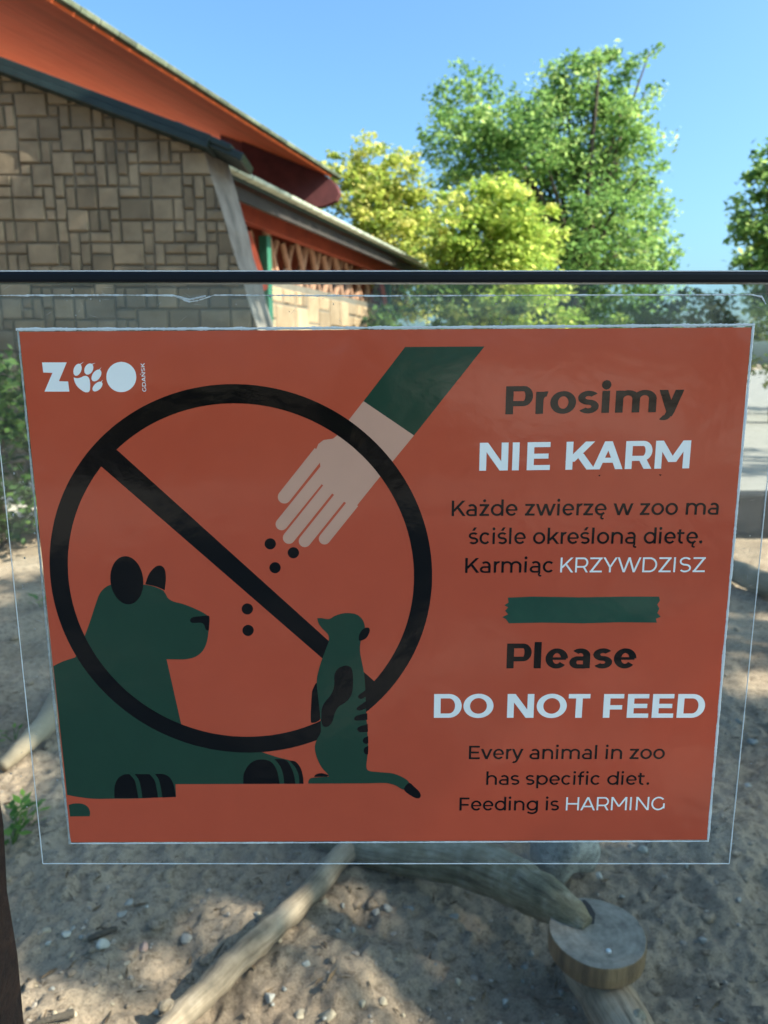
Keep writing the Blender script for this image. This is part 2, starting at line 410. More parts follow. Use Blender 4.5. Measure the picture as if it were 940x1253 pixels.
b = MB(PO); b.box((Ln + Lf) / 2 + ll * .62 - Vector((0, 0, .0)), (LEN - .3, .14, .50), fr3, .01); b.build('beam', M_redbeam, pav)
WI = .70
b = MB(PO); wz = 2.80
wa, wb_ = Ln + ll * WI, Ln + ll * WI + ld * 9.2
b.slab([(wa.x, wa.y, 0), (wb_.x, wb_.y, 0), (wb_.x, wb_.y, wz), (wa.x, wa.y, wz)], ll * .35); pw = b.build('wall', M_mortar, pav)
b = MB(PO); ashlar(b, 0, 9.1, 0, wz - .1, .27, lambda x, z, d: Vector((wa.x, wa.y, z)) + ld * x - ll * (d + .003), .03, 11); b.build('stone_facing', M_sandstone, pw)
b = MB(PO); wc = wb_ + ld * .5; wd = Lf + ll * WI - ld * .2
b.slab([(wc.x, wc.y, 0), (wd.x, wd.y, 0), (wd.x, wd.y, 2.0), (wc.x, wc.y, 2.0)], ll * .3); pw2 = b.build('low_wall_section', M_mortar, pav)
b = MB(PO); ashlar(b, 0, (wd - wc).xy.length - .1, 0, 1.9, .3, lambda x, z, d: Vector((wc.x, wc.y, z)) + ld * x - ll * (d + .003), .03, 12); b.build('stone_facing', M_sandstone, pw2)
b = MB(PO); bk = ll * 1.5; b.slab([Ln.xy.to_3d() + bk, Lf.xy.to_3d() + bk, Lf.xy.to_3d() + bk + Vector((0, 0, 4.6)), Ln.xy.to_3d() + bk + Vector((0, 0, 4.6))], ll * .1); b.build('back_wall', M_redbeam, pav)
for t in (2.95, 9.5):                                # posts with braces
    base = Ln + ld * t + ll * .58
    b = MB(PO); b.box((base.x, base.y, LZ / 2 - .1), (.15, .15, LZ - .5), fr3, .01); p_ = b.build('post', M_greenpost, pav)
    b = MB(PO); q0 = Vector((base.x, base.y, LZ - 1.15)); b.tube([q0 - ld * .05, q0 - ld * .62 + Vector((0, 0, .78))], [.07, .07], 4); b.build('brace', M_redbeam, p_)
rr = random.Random(4); M_bar = rough_mat('reddish_timber', (.26, .13, .075), (.42, .24, .15), 5, .8, .3, .01)
for i in range(19):                                       # rough diagonal timbers above the stone wall
    t = 3.2 + i * .31; a = wa + ld * t; sg = 1 if i % 2 else -1
    b = MB(PO); z0, z1 = wz + .0, wz + .74 + rr.uniform(-.1, .05)
    b.tube([Vector((a.x, a.y, z0)) + ll * (.10 + .03 * (i % 2)), Vector((a.x, a.y, z1)) + ld * (.38 * sg) + ll * (.10 + .03 * (i % 2))], [rr.uniform(.05, .085), rr.uniform(.045, .075)], 7, .15, seed=i)
    b.build('lattice_bar', M_bar, pav)

# ------------------------------------------------------------------ trees and shrubs
def leaf_mesh(name, blobs, n_leaf, size, flat=.6, sparse=1.0, seed=0, aspect=.5):
    """blobs: (centre, (rx, ry, rz), weight); leaves sit in clumps spread through each blob"""
    g = np.random.default_rng(seed); wts = np.array([b_[1][0] * b_[1][1] * b_[1][2] * b_[2] for b_ in blobs]) ** .8; wts /= wts.sum()
    P = []; RN = []
    for (c, rad, w_), p in zip(blobs, wts):
        n = max(24, int(n_leaf * p)); nc = max(4, int(n / 36))
        d = g.normal(size=(nc, 3)); d /= np.linalg.norm(d, axis=1)[:, None]
        rr_ = g.uniform(.25, 1.0, nc) ** .45 * (1 + .16 * g.normal(size=nc))
        cc = np.array(c) + d * rr_[:, None] * np.array(rad)
        k = g.integers(0, nc, n); sg = np.array([.17, .17, .09]) * (min(rad) ** .5) * g.uniform(.7, 1.5, nc)[k][:, None] * sparse
        P.append(cc[k] + np.clip(g.normal(size=(n, 3)), -1.9, 1.9) * sg)
        RN.append(np.clip(g.normal(.5, .22, nc)[k] + g.normal(0, .16, n), 0, 1))
    P = np.concatenate(P); RN = np.concatenate(RN); n = len(P)
    nr = g.normal(size=(n, 3)); nr[:, 2] = np.abs(nr[:, 2]) + flat; nr /= np.linalg.norm(nr, axis=1)[:, None]
    a = g.normal(size=(n, 3)); a -= nr * (a * nr).sum(1)[:, None]; a /= np.linalg.norm(a, axis=1)[:, None]; c = np.cross(nr, a)
    s = size * g.uniform(.6, 1.35, n)[:, None]
    V = np.stack([P - a * s * .5, P + c * s * .5 * aspect + nr * s * .06, P + a * s * .5, P - c * s * .5 * aspect + nr * s * .06], 1).reshape(-1, 3).astype(np.float32)
    me = bpy.data.meshes.new(name); me.vertices.add(4 * n); me.vertices.foreach_set('co', V.reshape(-1))
    me.loops.add(4 * n); me.loops.foreach_set('vertex_index', np.arange(4 * n, dtype=np.int32))
    me.polygons.add(n); me.polygons.foreach_set('loop_start', np.arange(0, 4 * n, 4, dtype=np.int32))
    at = me.attributes.new('rnd', 'FLOAT', 'FACE'); at.data.foreach_set('value', RN.astype(np.float32)); me.update(calc_edges=True)
    return me
def tree(name, label, cat, base, blobs, n_leaf, size, lm, trunk_r=.18, group=None, seed=1, flat=.6, sparse=1.0):
    base = Vector(base); t = tag(empty(name, base), label, cat, group)
    lb = [((Vector(c) - base), r_, w_) for c, r_, w_ in blobs]
    link('crown', leaf_mesh('crown', lb, n_leaf, size, flat, sparse, seed), lm, t)
    if trunk_r:
        b_ = MB(); cm = sum((c for c, _, _ in lb), Vector()) / len(lb); zt = max(c.z for c, _, _ in lb)
        fork = Vector((cm.x * .4, cm.y * .4, zt * .34))
        b_.tube(spline([(0, 0, -.1), tuple(fork * .5 + Vector((.05, 0, 0))), tuple(fork)], 4), list(np.linspace(trunk_r * 1.25, trunk_r * .8, 9)), 10, .2, seed=seed)
        for c, r_, _ in lb:
            e = c + Vector((0, 0, r_[2] * .3)); md = fork.lerp(e, .5) + Vector((0, 0, .12 * zt * .5))
            pp = spline([tuple(fork), tuple(md), tuple(e)], 4); b_.tube(pp, list(np.linspace(trunk_r * .42, trunk_r * .05, len(pp))), 6, .15, seed=seed + c.x)
        b_.build('trunk', M_bark, t, smooth=True)
    return t
def pblobs(lst, Y, spread=.8):
    """outlines measured on the photograph, given a real distance and depth"""
    g = random.Random(len(lst)); out = []
    for (px, py, r_, *w_) in lst:
        yy = Y + g.uniform(-spread, spread); c = on_y(px, py, yy); rm = r_ * yy / cp / FPX
        out.append((c, (rm, rm * .95, rm * .88), w_[0] if w_ else 1.0))
    return out
G_rob = leaf_mat('robinia_leaves', (.05, .125, .035), (.165, .31, .08), (.35, .48, .16))
G_yel = leaf_mat('yellowing_leaves', (.15, .24, .04), (.36, .43, .085), (.60, .58, .18))
G_lime = leaf_mat('lime_leaves', (.14, .26, .04), (.34, .46, .085), (.58, .60, .17))
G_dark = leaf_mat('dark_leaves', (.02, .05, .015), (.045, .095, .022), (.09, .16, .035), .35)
G_shr = leaf_mat('shrub_leaves', (.03, .065, .015), (.08, .13, .03), (.20, .22, .06), .4)

tree('robinia_tree', 'tall feathery green tree, the biggest, standing clear against the sky', 'tree', (6.0, 23, 0),
     pblobs([(575, 128, 44), (560, 175, 42), (605, 165, 34), (590, 215, 55), (650, 178, 46), (660, 150, 30), (690, 105, 34), (735, 78, 24, .8), (730, 105, 36), (795, 68, 14, .5), (775, 90, 20, .6), (790, 115, 16, .5),
             (700, 165, 62), (760, 150, 42), (765, 200, 45), (700, 240, 70), (650, 215, 55), (790, 215, 20, .5), (775, 270, 45), (812, 285, 18, .6), (735, 300, 70), (800, 318, 28, .8), (660, 320, 70), (750, 370, 70), (600, 360, 70), (690, 400, 60)], 23, 1.3),
     50000, .175, G_rob, .26, seed=3, sparse=1.12)
tree('maple_tree', 'small yellowing tree beside the end of the red roof', 'tree', (.3, 21, 0),
     pblobs([(455, 210, 34), (425, 212, 24), (485, 222, 34), (435, 245, 32), (470, 255, 38), (505, 250, 28), (520, 290, 34), (480, 300, 40), (440, 290, 26, .6), (500, 350, 50)], 21, .9), 13000, .18, G_yel, .16, seed=5)
tree('lime_tree', 'pale yellow green bushy tree in front of the tall feathery tree', 'tree', (2.7, 18, 0),
     pblobs([(548, 252, 17, .7), (664, 268, 20, .7), (612, 226, 19, .7), (574, 236, 17, .7), (590, 250, 30), (560, 275, 30), (625, 265, 38), (600, 300, 44), (650, 305, 36), (555, 310, 36), (575, 340, 50), (640, 345, 45), (600, 380, 50)], 18, .9), 16000, .155, G_lime, .14, seed=6)
tree('oak_tree', 'green tree cut off by the right edge of the photo', 'tree', (9.6, 18, 0),
     pblobs([(935, 222, 26), (965, 210, 45), (922, 262, 22), (950, 270, 45), (925, 300, 26), (985, 290, 60), (915, 325, 18), (950, 340, 45), (1010, 230, 60), (990, 360, 60), (1040, 300, 70)], 18, 1.0), 15000, .18, G_rob, .2, seed=8)
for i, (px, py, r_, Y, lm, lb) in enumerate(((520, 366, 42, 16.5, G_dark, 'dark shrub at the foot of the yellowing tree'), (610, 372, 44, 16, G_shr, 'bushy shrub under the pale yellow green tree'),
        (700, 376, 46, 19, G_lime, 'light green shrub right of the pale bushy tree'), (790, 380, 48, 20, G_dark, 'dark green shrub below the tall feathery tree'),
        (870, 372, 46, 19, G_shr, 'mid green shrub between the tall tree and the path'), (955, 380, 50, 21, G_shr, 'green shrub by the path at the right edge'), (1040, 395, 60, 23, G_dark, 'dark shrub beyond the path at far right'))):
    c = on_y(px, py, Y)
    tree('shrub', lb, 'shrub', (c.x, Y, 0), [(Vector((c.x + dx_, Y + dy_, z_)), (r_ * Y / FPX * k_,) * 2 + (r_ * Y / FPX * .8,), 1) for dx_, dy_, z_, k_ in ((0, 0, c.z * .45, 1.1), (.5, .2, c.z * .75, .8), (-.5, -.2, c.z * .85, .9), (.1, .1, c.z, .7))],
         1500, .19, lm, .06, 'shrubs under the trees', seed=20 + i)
# shrubs against the foot of the stone wall
for i, (x, y, z, r_, lb) in enumerate(((-3.05, 5.75, 1.15, .55, 'leafy shrub at the foot of the brown stone wall, left of the sign'), (-2.35, 6.3, 1.0, .55, 'low leafy shrub against the brown stone wall behind the sign'), (-3.9, 6.2, 1.2, .7, 'leafy shrub at the far left against the stone wall'))):
    tree('shrub', lb, 'shrub', (x, y, 0), [(Vector((x, y, z * .45)), (r_, r_, r_ * .8), 1), (Vector((x + .25, y - .1, z)), (r_ * .7,) * 3, 1), (Vector((x - .3, y, z * .9)), (r_ * .7,) * 3, 1)], 2200, .10, G_dark, .04, 'shrubs along the stone wall', seed=40 + i)
# trees beside and behind the viewer: they throw the dappled shade and show in the glass
def park_tree(x, y, zc, r_, n, lm, lb, seed, size=.26, z0=None):
    g = random.Random(seed); bl = []
    for i in range(9):
        a = g.uniform(0, 6.28); d = r_ * g.uniform(.25, .85)
        bl.append((Vector((x + d * math.cos(a), y + d * math.sin(a), zc + g.uniform(-.5, .55) * r_)), (r_ * g.uniform(.3, .48),) * 2 + (r_ * .3,), 1))
    tree('park_tree', lb, 'tree', (x, y, 0), bl, n, size, lm, .2, 'trees shading the visitor path', seed=seed)
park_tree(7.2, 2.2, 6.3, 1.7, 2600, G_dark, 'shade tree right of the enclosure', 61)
park_tree(5.3, 6.9, 9.3, 2.4, 10500, G_dark, 'tallest tree near the low dark wall, unseen, added to shade the stone wall', 69)  # added out of view to keep the sun off the stone wall
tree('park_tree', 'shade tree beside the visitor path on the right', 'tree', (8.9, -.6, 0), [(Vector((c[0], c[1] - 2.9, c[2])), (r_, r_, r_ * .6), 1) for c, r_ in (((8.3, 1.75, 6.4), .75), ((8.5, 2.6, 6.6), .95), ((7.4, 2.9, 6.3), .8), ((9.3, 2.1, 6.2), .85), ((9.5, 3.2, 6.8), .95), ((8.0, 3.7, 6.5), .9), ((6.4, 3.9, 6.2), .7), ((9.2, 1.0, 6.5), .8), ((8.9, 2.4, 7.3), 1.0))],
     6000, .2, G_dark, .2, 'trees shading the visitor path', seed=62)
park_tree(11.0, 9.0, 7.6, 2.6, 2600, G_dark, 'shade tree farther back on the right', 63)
tree('park_tree', 'dense unseen tree right of the viewer, crown shaped to shade the sign', 'tree', (6.4, -2.6, 0), [(Vector(c), (r_, r_, r_ * .7), 1) for c, r_ in (((5.65, -1.55, 6.4), .62), ((5.3, -1.9, 5.9), .6), ((5.9, -2.3, 6.6), .8), ((6.8, -2.7, 6.3), .9), ((7.5, -3.4, 6.7), .9), ((6.2, -3.5, 6.2), .9), ((5.2, -2.9, 6.8), .8), ((6.6, -.45, 6.4), .4), ((7.15, -.4, 6.3), .42), ((6.75, .0, 6.4), .55), ((7.3, .35, 6.6), .6), ((6.1, .05, 6.2), .6), ((5.75, .95, 6.4), .7), ((5.3, 1.9, 6.2), .7), ((6.35, 1.6, 6.6), .7), ((5.0, .9, 6.0), .6))],
     11500, .2, G_dark, .2, 'trees shading the visitor path', seed=64)  # crown shaped to block sun from the sign and leave a lit sand patch
park_tree(7.6, -6.0, 6.4, 2.9, 6500, G_dark, 'dense unseen tree right behind the viewer, added to shade the visitor path', 68)  # added to shade the paving that the laminate mirrors
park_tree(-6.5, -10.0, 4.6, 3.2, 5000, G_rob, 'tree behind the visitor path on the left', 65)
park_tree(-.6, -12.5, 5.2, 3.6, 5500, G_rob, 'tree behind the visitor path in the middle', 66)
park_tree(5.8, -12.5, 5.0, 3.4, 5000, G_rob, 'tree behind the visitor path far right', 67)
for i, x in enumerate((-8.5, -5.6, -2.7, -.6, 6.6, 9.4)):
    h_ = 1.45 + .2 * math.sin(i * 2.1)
    tree('reflection_shrub', 'unseen dark shrub beyond the visitor path, added to darken the sign reflections', 'shrub', (x, -9.4, 0), [(Vector((x + dx_, -9.4, z_)), (1.25, .8, .6), 1) for dx_, z_ in ((-.5, .5), (.6, .6), (0, h_ - .5), (.4, h_ - .4))], 2200, .17, G_dark, .06, 'added shrubs behind the visitor path', seed=80 + i)  # unseen row added to dim what the laminate reflects

# ------------------------------------------------------------------ far edge of the enclosure
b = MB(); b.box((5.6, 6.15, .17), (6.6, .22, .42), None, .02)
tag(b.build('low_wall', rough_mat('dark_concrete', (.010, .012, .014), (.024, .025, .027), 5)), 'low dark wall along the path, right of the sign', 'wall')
def log_thing(name, label, cat, pix, m, n=14, wob=.12, seed=0, lift=None, group=None):
    """pix: (px, py, radius px, height of the axis above the sand)"""
    P = []
    for (px, py, rp, hz) in pix:
        p = gpt(px, py, hz); sl = depth(p); P.append((p.x, p.y, p.z + hz, rp * sl / FPX))
    Q = spline(P, 7); base = Vector(Q[0][:3]); base.z = 0
    b_ = MB(base); b_.tube([q_[:3] for q_ in Q], [q_[3] for q_ in Q], n, wob, seed=seed)
    o = b_.build(name, m, None, smooth=True); o.location = base
    return tag(o, label, cat, group) if label else o
M_palewood = rough_mat('pale_wood', (.20, .155, .10), (.38, .30, .20), 7, .75, .4, .008)
log_thing('fallen_log', 'pale fallen log at the far side of the sand, right of the sign', 'log', [(862, 690, 13, .08), (900, 700, 14, .09), (950, 716, 16, .09), (1020, 735, 18, .09)], M_palewood, seed=2)
log_thing('branch', 'blurred pale branch on the sand left of the sign', 'branch', [(2, 938, 8, .03), (30, 912, 11, .05), (58, 880, 14, .07), (82, 842, 14, .09), (105, 810, 12, .1)], M_palewood, seed=5)

# ------------------------------------------------------------------ driftwood on the sand
def drift_mat(name, c0, c1, c2, grain=True, rough=.8):
    """bare wood: blotches, long fibres and checks running along the piece"""
    m, nt, n, l, b = mat(name)
    z = tex(n, l, 11, 8, .65)
    if grain:
        a = n.new('ShaderNodeAttribute'); a.attribute_name = 'grain'; src = a.outputs['Vector']
    else: src = n.new('ShaderNodeTexCoord').outputs['Object']
    def fib(scl, sx):
        mp = n.new('ShaderNodeMapping'); mp.inputs['Scale'].default_value = (sx, 1, 1); l.new(src, mp.inputs[0])
        q_ = n.new('ShaderNodeTexNoise'); q_.inputs['Scale'].default_value = scl; q_.inputs['Detail'].default_value = 6; q_.inputs['Roughness'].default_value = .65
        l.new(mp.outputs[0], q_.inputs['Vector']); return q_.outputs[0]
    f1, f2 = fib(70, .06 if grain else 1), fib(190, .05 if grain else 1)
    c = ramp(n, l, z, [(.28, c0), (.5, c1), (.72, c2)])
    d = ramp(n, l, f1, [(.33, (.38, .36, .34)), (.48, (.92, .92, .92)), (.7, (1.2, 1.18, 1.15))]); e = ramp(n, l, f2, [(.36, (.5, .48, .46)), (.5, (1, 1, 1))])
    for (tx_, k_) in ((d, .85), (e, .6)):
        mm = n.new('ShaderNodeMix'); mm.data_type = 'RGBA'; mm.blend_type = 'MULTIPLY'; mm.inputs[0].default_value = k_
        l.new(c, mm.inputs[6]); l.new(tx_, mm.inputs[7]); c = mm.outputs[2]
    l.new(c, b.inputs['Base Color']); b.inputs['Roughness'].default_value = rough; b.inputs['Specular IOR Level'].default_value = .2
    ad = n.new('ShaderNodeMath'); ad.operation = 'MULTIPLY_ADD'; ad.inputs[1].default_value = .5; l.new(f2, ad.inputs[0]); l.new(f1, ad.inputs[2])
    bump(n, l, b, ad.outputs[0], .7, .007); return m
M_drift = drift_mat('driftwood', (.15, .118, .082), (.29, .225, .155), (.42, .335, .24))
M_bough = drift_mat('mossy_bough', (.075, .068, .036), (.16, .142, .09), (.33, .31, .25))
br_ = log_thing('driftwood_branch', 'bare pale branch lying on the sand below the sign, left of the round slab', 'branch',
    [(452, 1005, 11.1, .05), (436, 1030, 12.6, .05), (414, 1056, 13.3, .05), (386, 1085, 13.3, .045), (352, 1119, 14.8, .045), (318, 1150, 16.3, .05), (288, 1176, 16.3, .05), (252, 1214, 17.0, .05), (218, 1250, 17.0, .05), (180, 1290, 17.0, .05)], M_drift, 16, .22, 4)
kb = log_thing('knot', None, None, [(212, 1258, 8, .04), (204, 1244, 11, .045), (200, 1237, 5, .05)], M_drift, 10, .2, 9)
kb.location -= br_.location; kb.parent = br_
kb = log_thing('knot', None, None, [(322, 1148, 9, .05), (311, 1138, 7, .065), (306, 1133, 3, .072)], M_drift, 10, .2, 3)
kb.location -= br_.location; kb.parent = br_

DZ = .205                                                  # top of the round slab
dc = on_z(731, 1140, DZ); dr = 59 * depth(dc) / FPX
perch = tag(empty('animal_perch', (dc.x, dc.y, 0)), 'curved bough with a round wooden slab screwed on its end, below the sign', 'perch')
PR = Vector((dc.x, dc.y, 0))
def bough(name, pix, m, n, wob, seed):
    P = []
    for (px, py, rp, hz) in pix:
        p = on_z(px, py, hz); P.append((*p, rp * depth(p) / FPX))
    Q = spline(P, 7); b_ = MB(PR); b_.tube([q_[:3] for q_ in Q], [q_[3] for q_ in Q], n, wob, seed=seed)
    return b_.build(name, m, perch, smooth=True)
bgh = bough('bough', [(395, 1010, 27, .05), (450, 1032, 28, .07), (505, 1044, 28, .10), (560, 1052, 29, .13), (608, 1068, 30, .16), (648, 1088, 28, .185), (680, 1107, 24, .205), (704, 1120, 17, .213), (719, 1131, 9, .212)], M_bough, 18, .10, 6)
m_, nt, n, l, bs_ = mat('slab_top')
tc = n.new('ShaderNodeTexCoord'); wv = n.new('ShaderNodeTexWave'); wv.wave_type = 'RINGS'; wv.rings_direction = 'Z'; wv.inputs['Scale'].default_value = 22; wv.inputs['Distortion'].default_value = 3; wv.inputs['Detail'].default_value = 3
l.new(tc.outputs['Object'], wv.inputs[0]); z = tex(n, l, 30, 8, .7)
c1_ = ramp(n, l, z, [(.3, (.12, .105, .085)), (.52, (.225, .20, .165)), (.75, (.33, .29, .235))]); c2_ = ramp(n, l, wv.outputs[0], [(.2, (.78, .77, .75)), (.7, (1, 1, 1))])
mm = n.new('ShaderNodeMix'); mm.data_type = 'RGBA'; mm.blend_type = 'MULTIPLY'; mm.inputs[0].default_value = .3; l.new(c1_, mm.inputs[6]); l.new(c2_, mm.inputs[7])
l.new(mm.outputs[2], bs_.inputs['Base Color']); bs_.inputs['Roughness'].default_value = .9; bs_.inputs['Specular IOR Level'].default_value = .1; bump(n, l, bs_, z, .5, .004)
M_slabtop = m_
M_slabside = rough_mat('slab_bark_side', (.05, .035, .02), (.26, .17, .085), 30, .8, .7, .006, stretch=(1, 1, .12))
def disc(name, r_, z0, z1, m, seed, bev=.006, parent=None):
    vs = []; n = 48; prof = [(0, z0), (.96, z0), (.985, z0 + bev), (1.0, (z0 + z1) / 2), (.985, z1 - bev * .3), (.972, z1)]
    for (k_, z_) in prof[1:]:
        for j in range(n):
            a = 2 * math.pi * j / n; q_ = r_ * k_ * (1 + .035 * noise.noise(Vector((math.cos(a) * 1.2, math.sin(a) * 1.2, seed))) + .008 * noise.noise(Vector((math.cos(a) * 9, math.sin(a) * 9, seed))))
            vs.append((math.cos(a) * q_, math.sin(a) * q_, z_))
    k = len(prof) - 1
    fs = [(i * n + j, i * n + (j + 1) % n, (i + 1) * n + (j + 1) % n, (i + 1) * n + j) for i in range(k - 1) for j in range(n)]
    fs.append(tuple(range(n - 1, -1, -1)))
    b_ = MB(); b_.add(vs, fs); return b_.build(name, m, parent), vs[-n:]
sl_, rim = disc('round_slab', dr, DZ - .052, DZ, M_slabside, 2, parent=perch)
b = MB(); b.add(rim, [tuple(range(len(rim)))]); b.build('slab_top', M_slabtop, sl_)
M_screw = plain('screw_metal', (.7, .7, .66), .3, .5, .7)
for (px, py, par, hz) in ((709, 1112, bgh, .222), (745, 1164, sl_, DZ + .001)):
    p = on_z(px, py, hz) - PR; b = MB(); b.tube([p + Vector((0, 0, -.01)), p, p + Vector((0, 0, .0022)), p + Vector((0, 0, .003))], [.0055, .0062, .0055, .003], 12); b.build('screw', M_screw, par)
b = MB(PR); c = on_z(735, 1136, DZ + .0015)                # crack in the slab
cr = [on_z(x, y, DZ + .0012) for x, y in ((714, 1101), (719, 1108), (724, 1118), (725.5, 1131))]
vs = []
for i, p in enumerate(cr):
    w_ = (.004, .008, .009, .003)[i]; vs += [p + Vector((-w_, 0, 0)), p + Vector((w_, 0, 0))]
b.add(vs, [(0, 1, 3, 2), (2, 3, 5, 4), (4, 5, 7, 6)]); b.build('crack', M_dark, sl_)
spl = bough('support_log', [(705, 1150, 30, .075), (724, 1190, 32, .08), (744, 1222, 33, .085), (770, 1268, 35, .085), (800, 1320, 36, .085)], M_drift, 16, .10, 12)
b = MB(PR); p = on_z(780, 1241, .085 + .055); b.tube([p - Vector((0, 0, .03)), p + Vector((.003, -.006, .004)), p + Vector((.004, -.008, .006))], [.019, .013, .006], 12, .3, seed=1); b.build('knot', M_bough, spl)

# boulder behind the bough
def rock(name, c, rad, m, seed, amp=.18, sub=3):
    bm = bmesh.new(); bmesh.ops.create_icosphere(bm, subdivisions=sub, radius=1)
    for v in bm.verts:
        k_ = 1 + amp * noise.noise(v.co * 1.3 + Vector((seed * 3.7, 0, 0))) + amp * .35 * noise.noise(v.co * 3.5 + Vector((0, seed * 2.1, 0)))
        v.co = Vector((v.co.x * rad[0], v.co.y * rad[1], v.co.z * rad[2])) * k_
    me = bpy.data.meshes.new(name); bm.to_mesh(me); bm.free(); me.polygons.foreach_set('use_smooth', np.ones(len(me.polygons), bool))
    o = link(name, me, m); o.location = c; return o
M_rock = drift_mat('grey_rock', (.19, .19, .16), (.32, .315, .275), (.44, .43, .38), False)
p = gpt(694, 1092); tag(rock('boulder', (p.x, p.y + .07, p.z + .098), (.085, .08, .11), M_rock, 4, .42), 'rounded grey stone standing behind the curved bough', 'stone')

# pebbles
PM = {'white': rough_mat('pale_pebble', (.33, .31, .26), (.48, .45, .38), 40, .7, .3, .003), 'grey': rough_mat('grey_pebble', (.20, .19, .165), (.33, .31, .27), 40, .7, .3, .003),
      'pink': rough_mat('pinkish_pebble', (.26, .17, .14), (.38, .26, .21), 40, .7, .3, .003), 'tan': rough_mat('tan_pebble', (.30, .24, .16), (.45, .37, .26), 40, .75, .3, .003)}
PEB = [(150, 1117, 8, 'grey'), (157, 1103, 6, 'grey'), (81, 1141, 7, 'white'), (75, 1134, 4, 'white'), (56, 1138, 7, 'tan'), (60, 1153, 5, 'white'), (102, 1145, 6, 'grey'), (126, 1154, 9, 'white'), (174, 1157, 8.5, 'pink'), (186, 1155, 3, 'white'),
       (207, 1069, 4, 'tan'), (88, 1238, 10, 'tan'), (156, 1178, 6, 'tan'), (229, 1147, 9, 'grey'), (397, 1103, 6, 'tan'), (461, 1115, 8, 'grey'), (474, 1109, 7, 'grey'), (432, 1138, 4, 'grey'), (376, 1179, 7, 'white'), (330, 1218, 8.5, 'grey'),
       (368, 1239, 9, 'tan'), (400, 1238, 12, 'tan'), (443, 1227, 6, 'tan'), (469, 1224, 7, 'tan'), (317, 1119, 4, 'tan'), (504, 1111, 6, 'grey'), (555, 1119, 7, 'grey'), (642, 1183, 5, 'grey'), (773, 1036, 7, 'white'), (787, 1038, 6, 'white'), (733, 1071, 7, 'white'),
       (619, 1224, 5, 'white'), (687, 1216, 5, 'grey'), (905, 880, 6, 'grey'), (921, 905, 7, 'grey'), (915, 960, 5, 'white'), (838, 1060, 5, 'grey'), (860, 1150, 6, 'grey'), (905, 1100, 5, 'grey'), (560, 1200, 5, 'tan')]
def pebble(c, rad, m, seed):
    """a worn, slightly angular stone"""
    g_ = random.Random(seed * 7 + 1); bm = bmesh.new()
    for k in range(13):
        v = Vector((g_.gauss(0, 1), g_.gauss(0, 1), g_.gauss(0, 1))).normalized() * g_.uniform(.85, 1.12); bm.verts.new((v.x * rad[0], v.y * rad[1], v.z * rad[2]))
    r_ = bmesh.ops.convex_hull(bm, input=bm.verts[:]); bmesh.ops.delete(bm, geom=[v for v in r_['geom_interior'] if isinstance(v, bmesh.types.BMVert)], context='VERTS')
    bmesh.ops.bevel(bm, geom=bm.edges[:], offset=min(rad) * .16, segments=2, affect='EDGES', profile=.5)
    me = bpy.data.meshes.new('pebble'); bm.to_mesh(me); bm.free(); me.polygons.foreach_set('use_smooth', np.ones(len(me.polygons), bool))
    o = link('pebble', me, m); o.location = c; return o
g3 = random.Random(9)
PEB += [(g3.uniform(40, 930), g3.uniform(1065, 1250), g3.uniform(2.5, 5.5), g3.choice(['grey', 'tan', 'tan', 'grey', 'white'])) for _ in range(34)]
LBL = {'white': 'small whitish pebble lying on the sand', 'grey': 'small grey pebble lying on the sand', 'pink': 'single pinkish pebble on the sand at lower left', 'tan': 'small tan pebble lying on the sand'}
GRP = {'white': 'whitish pebbles on the sand', 'grey': 'grey pebbles on the sand', 'tan': 'tan pebbles on the sand', 'pink': None}
for i, (px, py, rp, kd) in enumerate(PEB):
    p = gpt(px, py + rp * .4); rm = 1.0 * rp * depth(p) / FPX
    o = pebble((p.x, p.y, p.z + rm * .16), (rm * random.uniform(.95, 1.2), rm * random.uniform(.8, 1.1), rm * random.uniform(.6, .8)), PM[kd], i)
    o.rotation_euler = (random.uniform(-.2, .2), random.uniform(-.2, .2), random.uniform(0, 6)); tag(o, LBL[kd], 'pebble', GRP[kd])

# gravel, crumbs of soil and litter nobody could count
g = np.random.default_rng(11); gr = MB()
bm = bmesh.new(); bmesh.ops.create_icosphere(bm, subdivisions=1, radius=1); bv = [v.co.copy() for v in bm.verts]; bm.verts.index_update(); bf = [[v.index for v in f.verts] for f in bm.faces]; bm.free()
for i in range(9000):
    y = .8 + 4.2 * g.random() ** 2.0; x = g.uniform(-1, 1) * (.3 + .62 * y)
    if noise.noise(Vector((x * 2.2, y * 2.2, 9))) + g.normal() * .25 < -.1: continue
    r_ = .0018 + .0085 * g.random() ** 5; z_ = gh(x, y)
    sc = g.uniform(.6, 1.3, 3); ang = g.uniform(0, 6.28); ca, sa = math.cos(ang), math.sin(ang)
    vs = []
    for v in bv:
        q_ = Vector((v.x * sc[0], v.y * sc[1], v.z * sc[2] * .75)) * r_ * g.uniform(.75, 1.2)
        vs.append((x + q_.x * ca - q_.y * sa, y + q_.x * sa + q_.y * ca, z_ + q_.z + r_ * .25))
    gr.add(vs, bf, g.random())
tag(gr.build('gravel', rough_mat('gravel', (.15, .12, .095), (.32, .27, .215), 60, .9, .3, .002, rnd=.45)), 'fine gravel and soil crumbs scattered on the sand', kind='stuff')
cl = MB()
bm = bmesh.new(); bmesh.ops.create_icosphere(bm, subdivisions=2, radius=1); bm.verts.index_update(); cv = [v.co.copy() for v in bm.verts]; cf = [[v.index for v in f.verts] for f in bm.faces]; bm.free()
